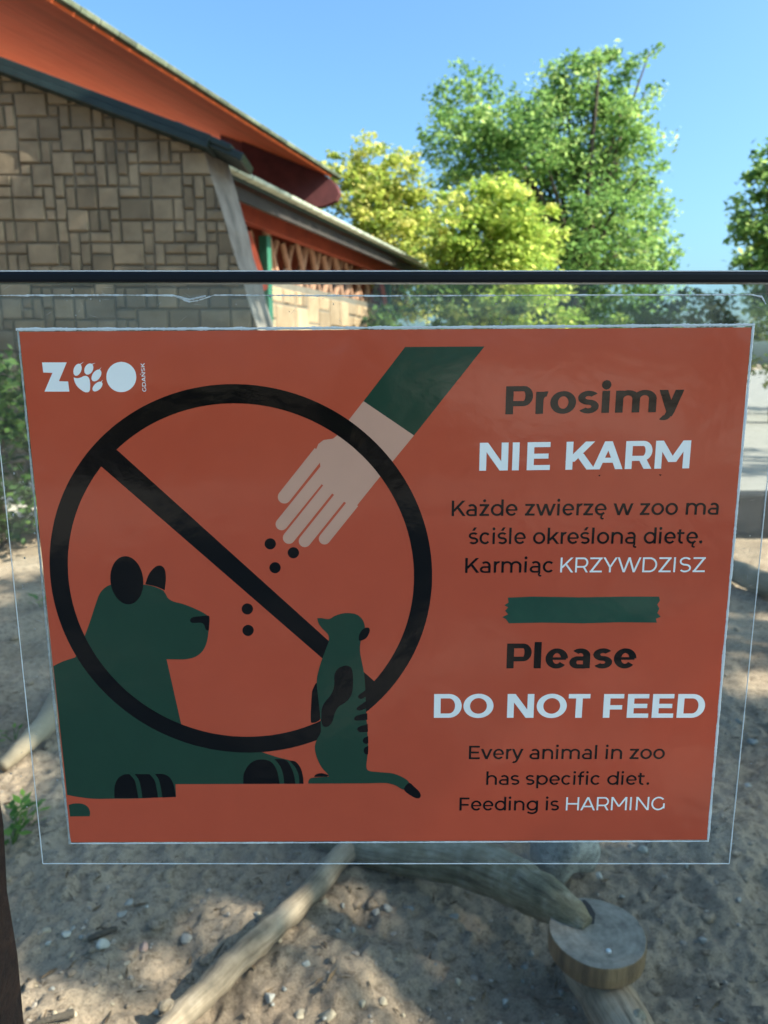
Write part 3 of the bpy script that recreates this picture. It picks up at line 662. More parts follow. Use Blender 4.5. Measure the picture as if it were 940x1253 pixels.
for i in range(650):
    y = .95 + 3.2 * g.random() ** 1.7; x = g.uniform(-1, 1) * (.3 + .62 * y); r_ = .004 + .017 * g.random() ** 2.5; z_ = gh(x, y); sd_ = g.uniform(0, 90); sc = g.uniform(.7, 1.3, 2)
    cl.add([(x + v.x * r_ * sc[0] * k_, y + v.y * r_ * sc[1] * k_, z_ + v.z * r_ * .6 * k_ + r_ * .12) for v in cv for k_ in (1 + .5 * noise.noise(v * 1.6 + Vector((sd_, 0, 0))) + .25 * noise.noise(v * 4 + Vector((0, sd_, 0))),)], cf)
tag(cl.build('soil_clods', M_sand, smooth=True), 'crumbly lumps of sandy soil strewn over the ground', kind='stuff')
lt = MB()
for i in range(700):
    y = .9 + 2.6 * g.random() ** 1.5; x = g.uniform(-1, 1) * (.3 + .6 * y); z_ = gh(x, y) + .004; a = g.uniform(0, 3.14); L_ = g.uniform(.008, .035); w_ = g.uniform(.0012, .004)
    d_ = Vector((math.cos(a), math.sin(a), g.uniform(-.15, .15))) * L_; s_ = Vector((-math.sin(a), math.cos(a), 0)) * w_; c = Vector((x, y, z_))
    lt.add([c - d_, c + s_ + Vector((0, 0, w_)), c + d_, c - s_], [(0, 1, 2, 3)], g.random())
tag(lt.build('litter', rough_mat('dry_litter', (.03, .024, .018), (.16, .10, .05), 50, .9, .2, .002, rnd=.5)), 'dry twigs and leaf scraps on the sand', kind='stuff')
log_thing('stick', 'short dark stick beside the whitish pebble at lower left', 'stick', [(108, 1150, 3.2, .012), (122, 1142, 4.2, .014), (141, 1135, 3, .013)], M_bark, 8, .3, 3)
log_thing('stick', 'dark stick on the sunny heap at the lower left corner', 'stick', [(38, 1254, 3, .012), (62, 1247, 4, .014), (90, 1240, 5, .014)], M_bark, 8, .3, 8)
def weed(px, py, label, seed, n=26, size=.045, hh=.10):
    g_ = random.Random(seed); p = gpt(px, py); t = tag(empty('weed', p), label, 'plant', 'green weeds on the sand'); b_ = MB(); s_ = MB()
    for i in range(n):
        a = g_.uniform(0, 6.28); rr_ = g_.uniform(.01, .05); z_ = g_.uniform(.02, hh); c = Vector((math.cos(a) * rr_, math.sin(a) * rr_, z_)); L_ = size * g_.uniform(.6, 1.2)
        o_ = Vector((math.cos(a), math.sin(a), g_.uniform(-.2, .7))).normalized() * L_; sd_ = Vector((-math.sin(a), math.cos(a), 0)) * L_ * .25
        b_.add([c, c + o_ * .5 + sd_, c + o_, c + o_ * .5 - sd_], [(0, 1, 2, 3)], g_.random())
        if i % 4 == 0: s_.tube([(0, 0, -.01), tuple(c * .6), tuple(c)], [.0022, .0018, .001], 5)
    b_.build('leaves', G_weed, t); s_.build('stem', G_weed, t)
G_weed = leaf_mat('weed_leaves', (.05, .14, .02), (.10, .22, .03), (.18, .30, .06), .4)
weed(16, 1032, 'bright green weed beside the brown post', 1, 34, .05, .12)
weed(36, 1010, 'small green weed right of the brown post, behind the other', 2, 18, .04, .08)
weed(18, 905, 'tiny weed at the blurred pale branch', 3, 10, .035, .05)
weed(48, 742, 'green tuft on the far sand at the left of the sign', 4, 12, .06, .07)

# ------------------------------------------------------------------ wooden post at the left
M_post = drift_mat('brown_post', (.022, .009, .0046), (.052, .021, .0105), (.095, .040, .020), False)
PYc = .492
xr = on_y(28, 1253, PYc + .026).x + .007; xr2 = on_y(5, 930, PYc + .026).x - .001; zb = on_y(28, 1253, PYc + .026).z; zt_ = on_y(5, 930, PYc + .026).z
b = MB((xr - .035, PYc, 0)); vs = []; n = 26
for k in range(n + 1):
    z = -.05 + 1.5 * k / n; x_e = xr + (xr2 - xr) * (z - zb) / (zt_ - zb) + .0025 * noise.noise(Vector((z * 14, 2, 1)))
    for j in range(12):
        a = 2 * math.pi * j / 12; rx = .035 * (1 + .05 * noise.noise(Vector((math.cos(a) * 2, math.sin(a) * 2, z * 9))))
        sq = (abs(math.cos(a)) ** 8 + abs(math.sin(a)) ** 8) ** (-1 / 8)
        vs.append((x_e - .035 + math.cos(a) * rx * sq, PYc + math.sin(a) * .026 * sq, z))
fs = [(i * 12 + j, i * 12 + (j + 1) % 12, (i + 1) * 12 + (j + 1) % 12, (i + 1) * 12 + j) for i in range(n) for j in range(12)] + [tuple(range(11, -1, -1)), tuple(n * 12 + j for j in range(12))]
b.add(vs, fs); po = b.build('wooden_post', M_post); po.location = (xr - .035, PYc, 0)
tag(po, 'dark reddish brown wooden post at the lower left corner behind the glass', 'post')

# ------------------------------------------------------------------ glass panel
ztop = on_y(470, 333, GY).z; zlip = on_y(470, 346, GY).z
gp = tag(empty('glass_panel', (0, GY, 0)), 'clear glass barrier with a black strip along its top edge', 'glass barrier')
M_glass = clear_mat('clear_glass', (.925, .955, .955), 1.50)
b = MB((0, GY, 0)); b.box((0, GY + .004, (ztop - .004 + .03) / 2), (1.9, .008, ztop - .004 - .03)); b.build('pane', M_glass, gp)
M_rubber = plain('black_trim', (.004, .005, .009), .35, .22)
b = MB((0, GY, 0)); hh = (ztop - zlip); b.box((0, GY + .004, ztop - hh / 2), (1.9, .0135, hh), None, .0016); b.build('edge_trim', M_rubber, gp)
b = MB((0, GY, 0)); b.box((0, GY + .004, ztop + .0004), (1.9, .0125, .0007), None, .0002); b.build('sky_glint_lip', plain('glint_grey', (.62, .64, .66), .35, .5), gp)  # thin pale strip standing in for the sky glint along the rim
b = MB((0, GY, 0)); b.box((0, GY + .004, .015), (1.9, .03, .03), None, .003); b.build('bottom_channel', plain('channel_metal', (.4, .4, .4), .4, .5, .8), gp)
# dust and dried splashes
g2 = random.Random(5); b = MB((0, GY, 0))
for i in range(240):
    if i < 120: px, py = g2.uniform(2, 70), g2.uniform(520, 1030)
    elif i < 180: px, py = g2.uniform(0, 940), g2.uniform(350, 400)
    else: px, py = g2.uniform(868, 938), g2.uniform(420, 1050)
    c = on_y(px, py, GY - .0009); r_ = (.00012 + .00055 * g2.random() ** 4); k = g2.uniform(.6, 1.8)
    vs = [c + Vector((math.cos(2 * math.pi * j / 7) * r_, 0, math.sin(2 * math.pi * j / 7) * r_ * k)) for j in range(7)] + [c + Vector((0, -r_ * .4, 0))]
    b.add(vs, [((j + 1) % 7, j, 7) for j in range(7)])
for i in range(90):                                       # scuffs of the film
    px, py = (g2.uniform(0, 940), g2.uniform(349, 399)) if i < 50 else ((g2.uniform(2, 60), g2.uniform(560, 1040)) if i < 65 else (g2.uniform(872, 935), g2.uniform(420, 1040)))
    c = on_y(px, py, GY - .0012); a = g2.gauss(.3, .8); L_ = g2.uniform(.001, .005); d_ = Vector((math.cos(a), 0, math.sin(a))) * L_; n_ = Vector((-math.sin(a), 0, math.cos(a))) * g2.uniform(.00004, .00011)
    b.add([c - d_, c - n_, c + d_, c + n_ + Vector((0, -.00002, 0))], [(0, 1, 2, 3)])
o = b.build('dust_specks', plain('dust', (.34, .34, .33), .9, .2), gp); o['kind'] = 'stuff'

# ------------------------------------------------------------------ the laminated sign
SY = GY - .0016                                            # front of the printed sheet
SO = on_y(470, 715, SY)
sign = tag(empty('laminated_sign', SO), 'laminated orange no feeding sign in Polish and English taped on the glass', 'sign')
def P2(x, y, lay=0.0):
    """a point measured on the photograph, laid on the sheet"""
    q_ = on_y(x, y, SY); return Vector((q_.x - SO.x, -lay, q_.z - SO.z))
INK = (.0022, .0022, .0035)
M_orange = print_mat('orange_print', (.52, .084, .041), (.50, .080, .039))
M_ink = print_mat('black_print', INK)
M_gprint = print_mat('green_print', (.017, .052, .033), (.016, .049, .031))
M_skin = print_mat('skin_print', (.60, .33, .235), (.58, .32, .228))
M_pale = print_mat('pale_print', (.86, .87, .85), (.84, .85, .83))
M_brush = print_mat('brush_green_print', (.022, .075, .050), (.016, .062, .042))
M_film = clear_mat('laminate_film', (.96, .97, .97), 1.45, haze=.018, rough=.03, wave=.002)
M_seal = plain('laminate_seal', (.62, .66, .68), .35, .5)
U = 3e-5
def smooth_poly(pts, n=5):
    """closed outline; points with a third entry are corners"""
    N = len(pts); out = []
    for i in range(N):
        p0, p1, p2, p3 = (pts[(i + k) % N] for k in (-1, 0, 1, 2))
        a, b_, c, d = (np.array(q_[:2], float) for q_ in (p0, p1, p2, p3))
        if len(p1) > 2: a = 2 * b_ - c if len(p2) > 2 else b_
        if len(p2) > 2: d = 2 * c - b_ if len(p1) > 2 else c
        kk = 1 if (len(p1) > 2 and len(p2) > 2) else n
        for k in range(kk):
            t = k / kk; out.append(.5 * (2 * b_ + (c - a) * t + (2 * a - 5 * b_ + 4 * c - d) * t * t + (3 * b_ - a - 3 * c + d) * t ** 3))
    return out
def printed(name, polys, m, lay, parent, label=None):
    """polys: lists of photograph points; one mesh of flat printed areas"""
    b_ = MB()
    for k, pl in enumerate(polys):
        b_.add([P2(x, y, lay + (k % 9) * 4e-6) for x, y in pl], [tuple(range(len(pl)))])
    o = b_.build(name, m, parent)
    me = o.data; bm = bmesh.new(); bm.from_mesh(me)
    for f in bm.faces:
        f.normal_update()
        if f.normal.y > 0: f.normal_flip()
    bmesh.ops.triangulate(bm, faces=[f for f in bm.faces if len(f.verts) > 4]); bm.to_mesh(me); bm.free()
    if label: o['label'] = label
    return o
def crop(ox, oy, s, pts): return [((ox + p[0] / s), (oy + p[1] / s)) + tuple(p[2:]) for p in pts]
C = 1
TL, TR, BR, BL = (23.6, 406.0), (920, 400.6), (865, 1027.6), (86.6, 1030.8)
# pouch behind the sheet
PT = [(-24, 361), (962, 359), (893, 1057.5), (52, 1057.5)]
pz = [P2(*p) for p in PT]
b = MB(); b.slab([q_ + Vector((0, .0006, 0)) for q_ in pz], (0, .0008, 0)); pouch = b.build('pouch', M_film, sign)
def rough_strip(name, path, wpx, m, parent, lay, seed, amp=.6, step=2.2, thick=.0002):
    """thin torn rim: a narrow ribbon of changing width with real thickness"""
    g_ = random.Random(seed); b_ = MB(); pts = []
    for (x0, y0), (x1, y1) in zip(path[:-1], path[1:]):
        n_ = max(2, int(math.hypot(x1 - x0, y1 - y0) / step)); nxv, nyv = -(y1 - y0), (x1 - x0); L_ = math.hypot(nxv, nyv)
        for k in range(n_ + 1):
            t = k / n_; pts.append((x0 + (x1 - x0) * t, y0 + (y1 - y0) * t, nxv / L_, nyv / L_))
    vs = []
    for i, (x, y, ax, ay) in enumerate(pts):
        w_ = wpx * (1 + amp * .8 * noise.noise(Vector((i * .13, seed * 3.3, 0))) + amp * .7 * noise.noise(Vector((i * 1.1, seed * 1.3, 4)))); w_ = max(w_, .25)
        o_ = amp * wpx * .2 * noise.noise(Vector((i * .15, seed, 9)))
        a, c = P2(x + ax * (o_ - w_ / 2), y + ay * (o_ - w_ / 2), lay), P2(x + ax * (o_ + w_ / 2), y + ay * (o_ + w_ / 2), lay)
        md = (a + c) / 2 - Vector((0, thick * (1 + .8 * noise.noise(Vector((i * .5, 1, seed)))), 0)); vs += [a, md, c]
    k = len(pts); fs = []
    for i in range(k - 1): fs += [(3 * i, 3 * i + 1, 3 * i + 4, 3 * i + 3), (3 * i + 1, 3 * i + 2, 3 * i + 5, 3 * i + 4)]
    b_.add(vs, fs); return b_.build(name, m, parent)
LP = -.0005
rough_strip('top_edge', [(-24, 361.5), (150, 361), (212, 361.5), (232, 369), (241, 368), (262, 361), (480, 362), (700, 361), (920, 360.5), (933, 363), (938, 372)], 1.6, M_seal, pouch, LP, 1, 1.25)
rough_strip('torn_flap', [(212, 361.5), (232, 366.5), (252, 362)], 2.4, M_seal, pouch, LP + .0001, 2, .5, thick=.0006)
rough_strip('bottom_edge', [(52, 1057.5), (893, 1057.5)], 1.3, M_seal, pouch, LP, 3, .5)
rough_strip('side_edge', [(-20, 361), (52, 1057)], 1.2, M_seal, pouch, LP, 4, .4)
rough_strip('side_edge', [(958, 400), (926, 730), (893, 1057)], 1.4, M_seal, pouch, LP, 5, .4)
# sheet
sh = [P2(*p) for p in (TL, TR, BR, BL)]
b = MB(); b.slab(sh, (0, .0005, 0)); sheet_o = b.build('printed_sheet', M_orange, sign)
rough_strip('sealed_edge', [(19.5, 403), (300, 402), (620, 400), (924, 397.3)], 3.4, M_seal, sheet_o, 0, 6, .7)
rough_strip('sealed_edge', [(21.5, 402), (40, 590), (64, 840), (85.6, 1033)], 2.4, rough_mat('seal_side', (.20, .22, .21), (.40, .42, .42), 300, .4, .3, .0005), sheet_o, 0, 7, .7)
rough_strip('sealed_edge', [(922.3, 398), (905, 590), (886, 800), (866.5, 1030)], 3.0, M_seal, sheet_o, 0, 8, .45)
rough_strip('sealed_edge', [(85, 1032.3), (866.5, 1029.4)], 1.6, M_seal, sheet_o, 0, 9, .6)

# --- ring and bar
cxy = lambda x, y: P2(x, y)
Lm, Rm = cxy(60, 700), cxy(530, 700); Tm, Bm = cxy(297, 471), cxy(297, 920)
cx, cz = (Lm.x + Rm.x) / 2, (Tm.z + Bm.z) / 2; ra = (Rm.x - Lm.x) / 4 + (Tm.z - Bm.z) / 4
tw = (cxy(297, 471) - cxy(297, 494.5)).length
def loc_mesh(name, vs, fs, m, parent):
    b_ = MB(); b_.add(vs, fs); return b_.build(name, m, parent)
n = 160; vs = []
for j in range(n):
    a = 2 * math.pi * j / n
    for r_ in (ra, ra - tw): vs.append((cx + math.cos(a) * r_, -3 * U, cz + math.sin(a) * r_))
loc_mesh('prohibition_ring', vs, [(2 * j, 2 * j + 1, (2 * j + 3) % (2 * n), (2 * j + 2) % (2 * n)) for j in range(n)], M_ink, sheet_o)
printed('prohibition_bar', [[(137, 545), (402, 784), (462, 837), (449, 855), (395, 806), (122, 569)]], M_ink, 2 * U, sheet_o)
# --- hand and sleeve
h = lambda pts: crop(320, 410, 3.241, pts)
printed('sleeve', [h([(570, 47), (885, 45), (605, 398), (405, 262)])], M_gprint, U * 1.5, sheet_o)
def caps(p0, p1, r_, k=10):
    a0 = math.atan2(p0[1] - p1[1], p0[0] - p1[0])
    return [(p0[0] + r_ * math.cos(a0 - math.pi / 2 + math.pi * i / k), p0[1] + r_ * math.sin(a0 - math.pi / 2 + math.pi * i / k)) for i in range(k + 1)] + \
           [(p1[0] + r_ * math.cos(a0 + math.pi / 2), p1[1] + r_ * math.sin(a0 + math.pi / 2)), (p1[0] + r_ * math.cos(a0 - math.pi / 2), p1[1] + r_ * math.sin(a0 - math.pi / 2))]
palm = [(405, 262), (605, 398), (470, 562), (372, 684), (331, 663), (283, 630), (240, 592), (232, 504), (200, 492), (226, 432), (246, 416), (284, 411), (297, 400)]
hand = [h(palm)] + [h(caps(*f_)) for f_ in (((91, 642), (232, 464), 26), ((80, 750), (256, 532), 24), ((109, 804), (290, 578), 24), ((172, 817), (320, 632), 24), ((250, 808), (366, 664), 22.5))]
printed('hand', hand, M_skin, U * 1.2, sheet_o)
for (x, y) in ((172, 120), (268, 157), (192, 219), (77, 390), (80, 479)):
    printed('food_crumb', [[(280 + (x + 23.5 * math.cos(.2618 * k)) / 3.388, 630 + (y + 23 * math.sin(.2618 * k)) / 3.388) for k in range(24)]], M_ink, U * 2, sheet_o)
# --- lying animal
c5 = lambda pts: crop(60, 660, 3.579, pts); c5b = lambda pts: crop(0, 620, 2.35, pts); c6 = lambda pts: crop(280, 630, 3.388, pts)
body = c5([(19, 555, C), (60, 535), (115, 517, C), (150, 440, C), (176, 370), (204, 285), (222, 238), (245, 212), (275, 197), (330, 190), (415, 198), (455, 205), (497, 222), (510, 238), (522, 258), (545, 272), (590, 284), (640, 304), (680, 324), (700, 342), (702, 372), (698, 412), (690, 455), (672, 490), (642, 514), (600, 525), (560, 526), (515, 525, C), (582, 822, C)]) \
     + c5b([(760, 708, C), (800, 721), (838, 732), (862, 755), (871, 797, C), (505, 798, C), (506, 834, C), (400, 839), (330, 840), (270, 840), (225, 835), (193, 829, C)])
animal = printed('lying_animal', [[(float(x), float(y)) for x, y in smooth_poly(body)]], M_gprint, U, sheet_o, 'dark green lying animal with round black ears')
def pr(name, pts, m, lay, par, lab=None): return printed(name, [[tuple(q_) for q_ in smooth_poly(pts)]], m, lay, par, lab)
el_ = [(341 + 72 * math.cos(t) * math.cos(.12) - 106 * math.sin(t) * math.sin(-.12), 179 + 72 * math.cos(t) * math.sin(-.12) * -1 * -1 + 106 * math.sin(t) * math.cos(.12)) for t in np.linspace(0, 2 * math.pi, 40, endpoint=False)]
printed('ear', [c5(el_)], M_ink, U * 2, animal)
pr('ear', c5([(422, 196, C), (438, 152), (465, 121), (490, 115), (507, 132), (512, 172), (507, 223, C), (470, 207)]), M_ink, U * 2, animal)
pr('nose', c5([(618, 352), (630, 341), (660, 337), (697, 334), (703, 345), (702, 375), (699, 398), (687, 395), (680, 375), (666, 365), (640, 366), (624, 364)]), M_ink, U * 2, animal)
printed('paw', [[tuple(q_) for q_ in smooth_poly(c5(s_))] for s_ in (
    [(287, 1133, C), (287, 1085), (300, 1050), (325, 1031), (352, 1028, C), (375, 1055), (385, 1095), (391, 1133, C)],
    [(376, 1028, C), (440, 1028, C), (462, 1055), (472, 1095), (477, 1131, C), (409, 1133, C), (404, 1095), (394, 1055)],
    [(464, 1028, C), (500, 1028), (528, 1042), (546, 1075), (556, 1128, C), (497, 1131, C), (490, 1090), (480, 1050)])], M_ink, U * 2, animal)
printed('paw', [[tuple(q_) for q_ in smooth_poly(c6(s_))] for s_ in (
    [(60, 1115, C), (62, 1075), (80, 1040), (110, 1018), (150, 1015), (180, 1028), (200, 1062), (211, 1115, C)],
    [(190, 1013, C), (235, 1016), (258, 1045), (272, 1085), (276, 1115, C), (230, 1115, C), (225, 1075), (212, 1040)],
    [(250, 1018, C), (278, 1024), (298, 1050), (308, 1085), (310, 1115, C), (293, 1115, C), (290, 1080), (275, 1045)])], M_ink, U * 2, animal)
pr('tail', c5([(86, 1163, C), (110, 1157), (145, 1158), (170, 1172), (180, 1195), (178, 1213, C), (92, 1214, C)]), M_gprint, U, animal)
# --- meerkat
mk = c6([(367, 428, C), (385, 428), (415, 432), (440, 419), (470, 409), (500, 407), (530, 413), (553, 432), (564, 460), (560, 492), (546, 530), (545, 570), (551, 605), (560, 650), (565, 700), (569, 800), (573, 870), (577, 940), (575, 1000), (571, 1045), (582, 1061), (620, 1066), (680, 1072), (725, 1090), (748, 1112), (727, 1139), (690, 1121), (650, 1112), (580, 1113, C), (330, 1114, C), (332, 1100), (348, 1090), (415, 1085, C), (410, 1074), (385, 1046), (365, 1005), (357, 965), (364, 935), (380, 905), (382, 880), (379, 830), (371, 760), (365, 690), (374, 640), (390, 590), (405, 550), (415, 520), (411, 495), (387, 470), (372, 448)])
meer = pr('meerkat', mk, M_gprint, U * 5, sheet_o, 'dark green upright meerkat with black stripes')
pr('tail_tip', c6([(747, 1111), (770, 1128), (790, 1148), (796, 1165), (786, 1175), (763, 1168), (727, 1139)]), M_ink, U * 6, meer)
pr('foot', c6([(354, 1086, C), (362, 1076), (385, 1071), (416, 1079, C), (408, 1085, C)]), M_ink, U * 6, meer)
pr('ear', c6([(542, 521), (540, 500), (552, 478), (568, 468), (583, 470), (582, 490), (568, 512)]), M_ink, U * 6, meer)
pr('arm', c6([(470, 628), (490, 625), (508, 635), (515, 665), (514, 720), (504, 755), (480, 780), (455, 796), (440, 822), (430, 856), (415, 875), (396, 878), (385, 860), (385, 812), (396, 780), (424, 745), (437, 710), (438, 665), (450, 640)]), M_ink, U * 6, meer)
pr('arm', c6([(368, 698), (350, 720), (344, 750), (340, 850), (350, 862), (368, 856), (381, 840), (384, 770)]), M_ink, U * 4, meer)
printed('back_stripes', [[tuple(q_) for q_ in smooth_poly(c6(s_))] for s_ in (
    [(570, 725, C), (541, 745), (537, 757), (550, 763), (571, 752, C)], [(571, 771, C), (536, 795), (530, 805), (545, 811), (573, 801, C)], [(574, 822, C), (531, 832), (520, 845), (531, 853), (575, 849, C)],
    [(576, 867, C), (541, 878), (533, 890), (545, 901), (577, 899, C)], [(578, 917, C), (561, 925), (556, 938), (565, 948), (579, 946, C)], [(579, 957, C), (564, 965), (560, 980), (567, 992), (578, 991, C)])], M_ink, U * 6, meer)
# --- brush stroke and two specks
printed('brush_stroke', [crop(510, 710, 2.35, [(262, 50), (330, 47), (470, 49), (600, 47), (697, 47), (700, 58), (692, 70), (698, 82), (692, 94), (702, 105), (688, 111), (691, 122), (580, 121), (480, 124), (360, 122), (265, 124), (257, 112), (246, 106), (263, 98), (254, 88), (263, 78), (252, 72), (264, 64)])], M_brush, U * 2, sheet_o)
for q_ in ([(732, 581), (735, 581), (734, 583)], [(806.5, 580.5), (810, 580.5), (808, 582.5)]): printed('ink_speck', [q_], M_ink, U * 2, sheet_o)

# --- lettering drawn from strokes (geometric sans serif)
def glyph(ch, w):
    """polygons of one letter in units of 1/700 cap height, and its advance"""
    wd = (w - 92); P = []; h_ = w * (.90 - max(0, wd) * .0022); X = 530 + max(0, wd) * .22; CAP = 700; ASC = 742
    base = {'\u017c': 'z', '\u0119': 'e', '\u015b': 's', '\u0105': 'a', '\u0142': 'l', '\u0143': 'N', '\u0107': 'c'}.get(ch, ch)
    adv = dict(a=600, c=570, d=682, e=610, f=360, g=690, h=676, i=262, k=615, l=262, m=1046, n=676, o=640, p=682, r=340, s=490, t=420, v=580, w=920, y=580, z=530,
               A=740, D=800, E=650, F=620, G=790, H=800, I=311, K=700, M=940, N=800, O=840, P=700, R=720, S=635, T=590, W=1120, Y=670, Z=665).get(base, 262)
    if base == '.': adv = 225
    adv += wd * (.75 if base in 'mwWM' else .5 if base != 'i' and base != 'l' and base != 'I' else .8)
    def rc(x0, x1, y0, y1): P.append([(x0, y0), (x1, y0), (x1, y1), (x0, y1)])
    def rg(cx_, cy_, rx, ry, a0, a1, wx=w, wy=h_, n_=None):
        n_ = n_ or max(6, int(abs(a1 - a0) / 9)); o_ = []; i_ = []
        for k in range(n_ + 1):
            a = R(a0 + (a1 - a0) * k / n_); o_.append((cx_ + rx * math.cos(a), cy_ + ry * math.sin(a))); i_.append((cx_ + (rx - wx) * math.cos(a), cy_ + (ry - wy) * math.sin(a)))
        for k in range(n_): P.append(('q', [o_[k], o_[k + 1], i_[k + 1], i_[k]]))
        P.append(None)
    def dg(x0, y0, x1, y1, wh): P.append([(x0 - wh / 2, y0), (x0 + wh / 2, y0), (x1 + wh / 2, y1), (x1 - wh / 2, y1)])
    def dot(cx_, cy_, r_): P.append([(cx_ + r_ * math.cos(.5236 * k), cy_ + r_ * math.sin(.5236 * k)) for k in range(12)])
    lb = 72 - wd * .22; o = 38 - wd * .15; rt = adv - lb; ro_ = adv - o
    if base == 'o': rg(adv / 2, X / 2, (adv - 2 * o) / 2, X / 2 + 8, 0, 360)
    elif base == 'c': rg(o + (adv - o) / 2 - 10, X / 2, (adv - 2 * o) / 2 + 15, X / 2 + 8, 42, 318)
    elif base == 'e':
        rx = (adv - 2 * o) / 2; rg(adv / 2, X / 2, rx, X / 2 + 8, 0, 320); rc(o + w * .6, ro_ - w * .25, X / 2 - h_ * (.42 - max(0, wd) * .0012), X / 2 + h_ * (.34 - max(0, wd) * .0008))
    elif base in 'dg':
        rx = (adv - lb - o) / 2; rg(o + rx, X / 2, rx, X / 2 + 8, 0, 360); rc(rt - w, rt, 0 if base == 'd' else 20, ASC if base == 'd' else X)
        if base == 'g': rg(o + rx - 8, 20, rx + 8, 222, 212, 360)
    elif base == 'p':
        rx = (adv - lb - o) / 2; rg(lb + rx, X / 2, rx, X / 2 + 8, 0, 360); rc(lb, lb + w, -194, X)
    elif base in 'nhmr':
        rc(lb, lb + w, 0, ASC if base == 'h' else X)
        if base == 'm':
            sp = (adv - 2 * lb - w) / 2
            for k in range(2): x0 = lb + k * sp; rg(x0 + (sp + w) / 2, X - 215, (sp + w) / 2, 223, 0, 165); rc(x0 + sp, x0 + sp + w, 0, X - 215)
        elif base == 'r': rg(lb + 222 + wd * .3, X - 225, 222 + wd * .3, 233, 78, 172)
        else: rx = (adv - 2 * lb) / 2; rg(lb + rx, X - 225, rx, 233, 0, 165); rc(rt - w, rt, 0, X - 225)
    elif base == 'a':
        r1 = rt - 10; rx = (r1 - o - 30) / 2; rg(r1 - rx, X - 200, rx, 208, 0, 140); rc(r1 - w, r1, 0, X - 200)
        ry = 160 + wd * .12; rb = (r1 - o) * .40; rg(o + rb, ry - 8, rb, ry, 90, 270, w, h_ * .92); rc(o + rb, r1 - w * .5, 2 * ry - 8 - h_ * .92, 2 * ry - 8); rc(o + rb, r1 - w * .72, -8, -8 + h_ * .92)
    elif base == 'i': rc(lb, lb + w, 0, X); dot(lb + w / 2, 690 + wd * .1, w * .62)
    elif base == 'l': rc(lb, lb + w, 0, ASC)
    elif base == 'k': rc(lb, lb + w, 0, ASC); dg(lb + w * .7, 150, rt - w * .2, X, w * 1.3); dg(rt + 10, 0, lb + w + 120, 310, w * 1.22)
    elif base == 'f': rc(90, 90 + w, 0, 560); rg(90 + 190 + wd * .2, 555, 190 + wd * .2, 193, 72, 180); rc(14, 330 + wd * .3, 525 - h_, 525)
    elif base == 't': rc(88, 88 + w, 170, 650); rg(88 + 175 + wd * .2, 175, 175 + wd * .2, 182, 180, 292); rc(14, 350 + wd * .3, 525 - h_, 525)
    elif base in 'sS':
        T_ = X if base == 's' else CAP; a0 = 30 if base == 's' else 45; rx = a0 + 0; W_ = adv - 2 * a0 + 10; c_ = adv / 2; ry = (T_ + 16 + h_) / 4
        t0 = 34; W_ += max(0, wd) * .35; adv += max(0, wd) * .3; c_ += max(0, wd) * .15; rg(c_, T_ + 8 - ry, W_ / 2, ry, t0, 270, w * .96, h_); rg(c_, -8 + ry, W_ / 2, ry, -180 + t0, 90, w * .96, h_)
    elif base == 'v': dg(w * .6, X, adv / 2, 0, w * 1.12); dg(adv - w * .6, X, adv / 2, 0, w * 1.12)
    elif base == 'y': dg(w * .6, X, adv / 2 + 5, 0, w * 1.12); dg(adv - w * .6, X, adv / 2 - 5, 0, w * 1.12); dg(adv / 2 + 2, 10, adv / 2 - 60, -110, w * 1.1); rg(adv / 2 - 170, -85, 150 + w * .2, 118, 238, 345)
    elif base in 'wW':
        T_ = X if base == 'w' else CAP; m0 = w * .58; m1 = adv - w * .58; q1 = adv * .29; q3 = adv * .71
        for (x0, y0, x1, y1) in ((m0, T_, q1, 0), (adv / 2, T_, q1, 0), (adv / 2, T_, q3, 0), (m1, T_, q3, 0)): dg(x0, y0, x1, y1, w * 1.08)
    elif base in 'zZ':
        T_ = X if base == 'z' else CAP; a0 = 45; rc(a0, adv - a0, T_ - h_, T_); rc(a0, adv - a0, 0, h_); dg(a0 + w * .7, h_ * .5, adv - a0 - w * .7, T_ - h_ * .5, w * 1.3)
    elif base == 'A': dg(w * .55, 0, adv / 2, CAP, w * 1.1); dg(adv - w * .55, 0, adv / 2, CAP, w * 1.1); rc(adv * .25, adv * .75, 165, 165 + h_)
    elif base == 'D': rc(lb, lb + w, 0, CAP); rg(adv - o - 355, 350, 355, 350, -90, 90); rc(lb + w * .5, adv - o - 355, CAP - h_, CAP); rc(lb + w * .5, adv - o - 355, 0, h_)
    elif base in 'EF':
        rc(lb, lb + w, 0, CAP); rc(lb + w * .5, adv - 52, CAP - h_, CAP); y1 = 350 if base == 'E' else 310; rc(lb + w * .5, adv - 90, y1 - h_ / 2, y1 + h_ / 2)
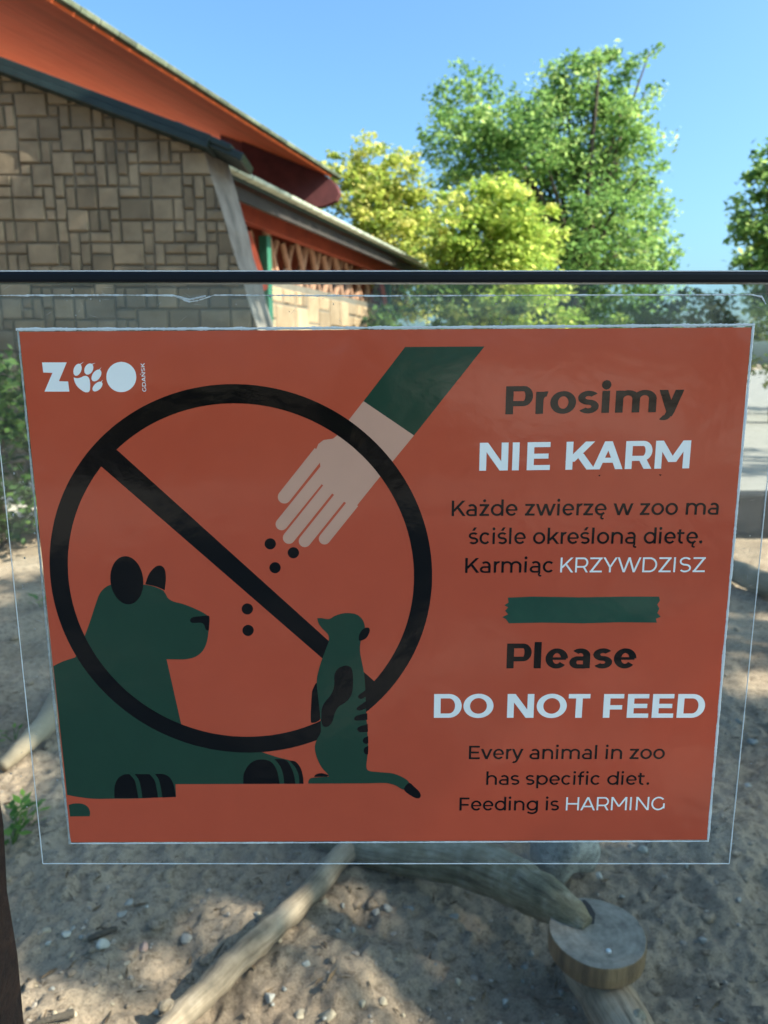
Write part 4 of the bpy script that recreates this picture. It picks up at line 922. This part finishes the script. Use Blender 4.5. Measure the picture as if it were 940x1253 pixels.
        if base == 'E': rc(lb + w * .5, adv - 45, 0, h_)
    elif base == 'G': rg(adv / 2, 350, (adv - 2 * o) / 2, 358, 42, 325); rc(adv - lb - w, adv - lb, 90, 360)
    elif base == 'H': rc(lb, lb + w, 0, CAP); rc(rt - w, rt, 0, CAP); rc(lb + w * .5, rt - w * .5, 350 - h_ / 2, 350 + h_ / 2)
    elif base == 'I': rc(lb, lb + w, 0, CAP)
    elif base == 'K': rc(lb, lb + w, 0, CAP); dg(lb + w * .6, 200, rt - w * .15, CAP, w * 1.35); dg(rt + w * .1, 0, lb + w + 165, 400, w * 1.25)
    elif base == 'M': rc(lb, lb + w, 0, CAP); rc(rt - w, rt, 0, CAP); dg(lb + w * .55, CAP, adv / 2, 190 - wd * .3, w * 1.15); dg(rt - w * .55, CAP, adv / 2, 190 - wd * .3, w * 1.15)
    elif base == 'N': rc(lb, lb + w, 0, CAP); rc(rt - w, rt, 0, CAP); dg(lb + w * .6, CAP, rt - w * .6, 0, w * 1.2)
    elif base == 'O': rg(adv / 2, 350, (adv - 2 * o) / 2, 358, 0, 360)
    elif base in 'PR':
        rc(lb, lb + w, 0, CAP); ry = 240 + wd * .1; rx = 235; x0 = adv - o - rx; rg(x0, CAP - ry, rx, ry, -90, 90); rc(lb + w * .5, x0, CAP - h_, CAP); rc(lb + w * .5, x0, CAP - 2 * ry, CAP - 2 * ry + h_)
        if base == 'R': dg(adv - o - w * .55, 0, adv - o - w * .55 - 155, CAP - 2 * ry + h_ * .5, w * 1.15)
    elif base == 'T': rc(adv / 2 - w / 2, adv / 2 + w / 2, 0, CAP); rc(18, adv - 18, CAP - h_, CAP)
    elif base == 'Y': dg(w * .55, CAP, adv / 2, 240, w * 1.12); dg(adv - w * .55, CAP, adv / 2, 240, w * 1.12); rc(adv / 2 - w / 2, adv / 2 + w / 2, 0, 262)
    elif base == '.': dot(adv / 2, w * .62, w * .66)
    if ch == '\u017c': dot(adv / 2, 690, w * .62)
    if ch in '\u015b\u0107': dg(adv / 2 - 15, 610, adv / 2 + 85, 760, w * 1.1)
    if ch == '\u0143': dg(adv / 2 - 15, 770, adv / 2 + 90, 930, w * 1.1)
    if ch == '\u0142': dg(lb - 75, 300, lb + w + 75, 450, w * .4); P.append([(lb - 70, 285), (lb + w + 70, 395), (lb + w + 70, 395 + w), (lb - 70, 285 + w)]); P.pop(-2)
    if ch in '\u0119\u0105': x0 = (adv * .62 if ch == '\u0119' else adv - 105); rg(x0 + 20, -85, 100, 105, 80, 270, w * .75, h_ * .75); rc(x0 + 10, x0 + 80, -190, -190 + h_ * .75)
    return P, adv
def lettering(txt, w, pl, prt, top, m, label, ref=700, kern=0, name='lettering', par=None):
    """pl, prt: left and right ends of the baseline measured on the photograph; top: y of the capitals"""
    polys = []; x = 0.0
    for ch in txt:
        P, adv = glyph(ch, w); k = 0
        for p in P:
            if p is None: k += 1; continue
            if p[0] == 'q': polys.append((k, [(x + a, c) for a, c in p[1]]))
            else: k += 1; polys.append((k, [(x + a, c) for a, c in p])); k += 1
        x += adv + kern
    xsv = [a for _, p in polys for a, _ in p]; x0, x1 = min(xsv), max(xsv)
    A, B = P2(*pl), P2(*prt); T = P2(pl[0], top); sz = (T.z - A.z) / ref
    b_ = MB()
    for k, p in polys:
        pts = []
        for a, c in p:
            t = (a - x0) / (x1 - x0); q_ = A.lerp(B, t); pts.append((q_.x, -3 * U - (k % 12) * 5e-6, q_.z + c * sz))
        ar = sum(pts[i][0] * pts[(i + 1) % len(pts)][2] - pts[(i + 1) % len(pts)][0] * pts[i][2] for i in range(len(pts)))
        b_.add(pts if ar > 0 else pts[::-1], [tuple(range(len(pts)))])
    o = b_.build(name, m, par or sheet_o); o['label'] = label; return o
lettering('Prosimy', 190, (618.5, 507), (835.5, 503.8), 472.6, M_ink, 'bold black word Prosimy')
lettering('NIE KARM', 176, (586.5, 576), (843.5, 573), 541.8, M_pale, 'bold white words NIE KARM')
lettering('Ka\u017cde zwierz\u0119 w zoo ma', 113, (552.5, 631.5), (879, 629.6), 612.6, M_ink, 'black line of Polish text, first below NIE KARM')
lettering('\u015bci\u015ble okre\u015blon\u0105 diet\u0119.', 113, (573.5, 665.8), (859.5, 665), 647.0, M_ink, 'black line of Polish text, second below NIE KARM')
lettering('Karmi\u0105c', 113, (569, 701), (676.5, 700.4), 682.8, M_ink, 'black word Karmi\u0105c')
lettering('KRZYWDZISZ', 88, (685.3, 700.4), (862.3, 700), 682.2, M_pale, 'white word KRZYWDZISZ')
lettering('Please', 196, (619.8, 817.8), (778, 817.5), 787.5, M_ink, 'extra bold black word Please')
lettering('DO NOT FEED', 184, (531, 878.3), (861.5, 878.3), 849.2, M_pale, 'bold white words DO NOT FEED')
lettering('Every animal in zoo', 110, (573.8, 928.9), (813.2, 928.7), 912.6, M_ink, 'black line Every animal in zoo')
lettering('has specific diet.', 110, (595, 960.3), (794.5, 960.3), 944.8, M_ink, 'black line has specific diet.')
lettering('Feeding is', 110, (562.3, 991.8), (684, 991.6), 976, M_ink, 'black words Feeding is')
lettering('HARMING', 86, (692.3, 991.6), (813, 991.2), 975.5, M_pale, 'white word HARMING')
# --- logo
lg = lambda pts: crop(20, 420, 4.7, pts)
logo = printed('logo_letter', [lg([(148, 110), (290, 110), (245, 218), (298, 220), (305, 278), (162, 278), (208, 170), (155, 168)])], M_pale, U * 2, sheet_o)
printed('logo_letter', [lg([(604 + 86 * math.cos(t), 194 + 87 * math.sin(t)) for t in np.linspace(0, 6.2832, 48, endpoint=False)])], M_pale, U * 2, sheet_o)
def toe(cx_, cy_, rx, ry, tilt, tip):
    o_ = []
    for t in np.linspace(0, 2 * math.pi, 30, endpoint=False):
        a, c = rx * math.cos(t), ry * math.sin(t); o_.append((cx_ + a * math.cos(tilt) - c * math.sin(tilt), cy_ + a * math.sin(tilt) + c * math.cos(tilt)))
    k = min(range(30), key=lambda i: math.hypot(o_[i][0] - tip[0], o_[i][1] - tip[1])); o_.insert(k, tip); return lg(o_)
paws = [toe(352, 152, 22, 36, .35, (389, 106)), toe(417, 148, 24, 34, .45, (456, 113)), toe(461, 185, 23, 38, .6, (489, 138)), toe(467, 249, 20, 35, .8, (498, 210))]
paws.append([tuple(q_) for q_ in smooth_poly(lg([(330, 197, C), (350, 201), (370, 197), (390, 188), (408, 190), (421, 207), (425, 240), (421, 275), (403, 282), (383, 275), (352, 250), (336, 222)]))])
printed('paw_emblem', paws, M_pale, U * 2, sheet_o)
P0 = P2(20 + 748 / 4.7, 420 + 278 / 4.7); P1 = P2(20 + 746 / 4.7, 420 + 115 / 4.7)
polys = []; x = 0
for ch in 'GDA\u0143SK':
    P, adv = glyph(ch, 125); k = 0
    for p in P:
        if p is None: k += 1; continue
        k += 1; polys.append((k, [(x + a, c) for a, c in (p[1] if p[0] == 'q' else p)]))
    x += adv + 30
b = MB(); sx = (P1.z - P0.z) / (x - 80); sy = 22 / 4.7 * GY / FPX * .98 / 700
for k, p in polys:
    pts = [(P0.x - c * sy, -3 * U - (k % 12) * 5e-6, P0.z + (a - 40) * sx) for a, c in p]
    ar = sum(pts[i][0] * pts[(i + 1) % len(pts)][2] - pts[(i + 1) % len(pts)][0] * pts[i][2] for i in range(len(pts)))
    b.add(pts if ar > 0 else pts[::-1], [tuple(range(len(pts)))])
o = b.build('lettering', M_pale, sheet_o); o['label'] = 'tiny upright white word GDA\u0143SK beside the logo'
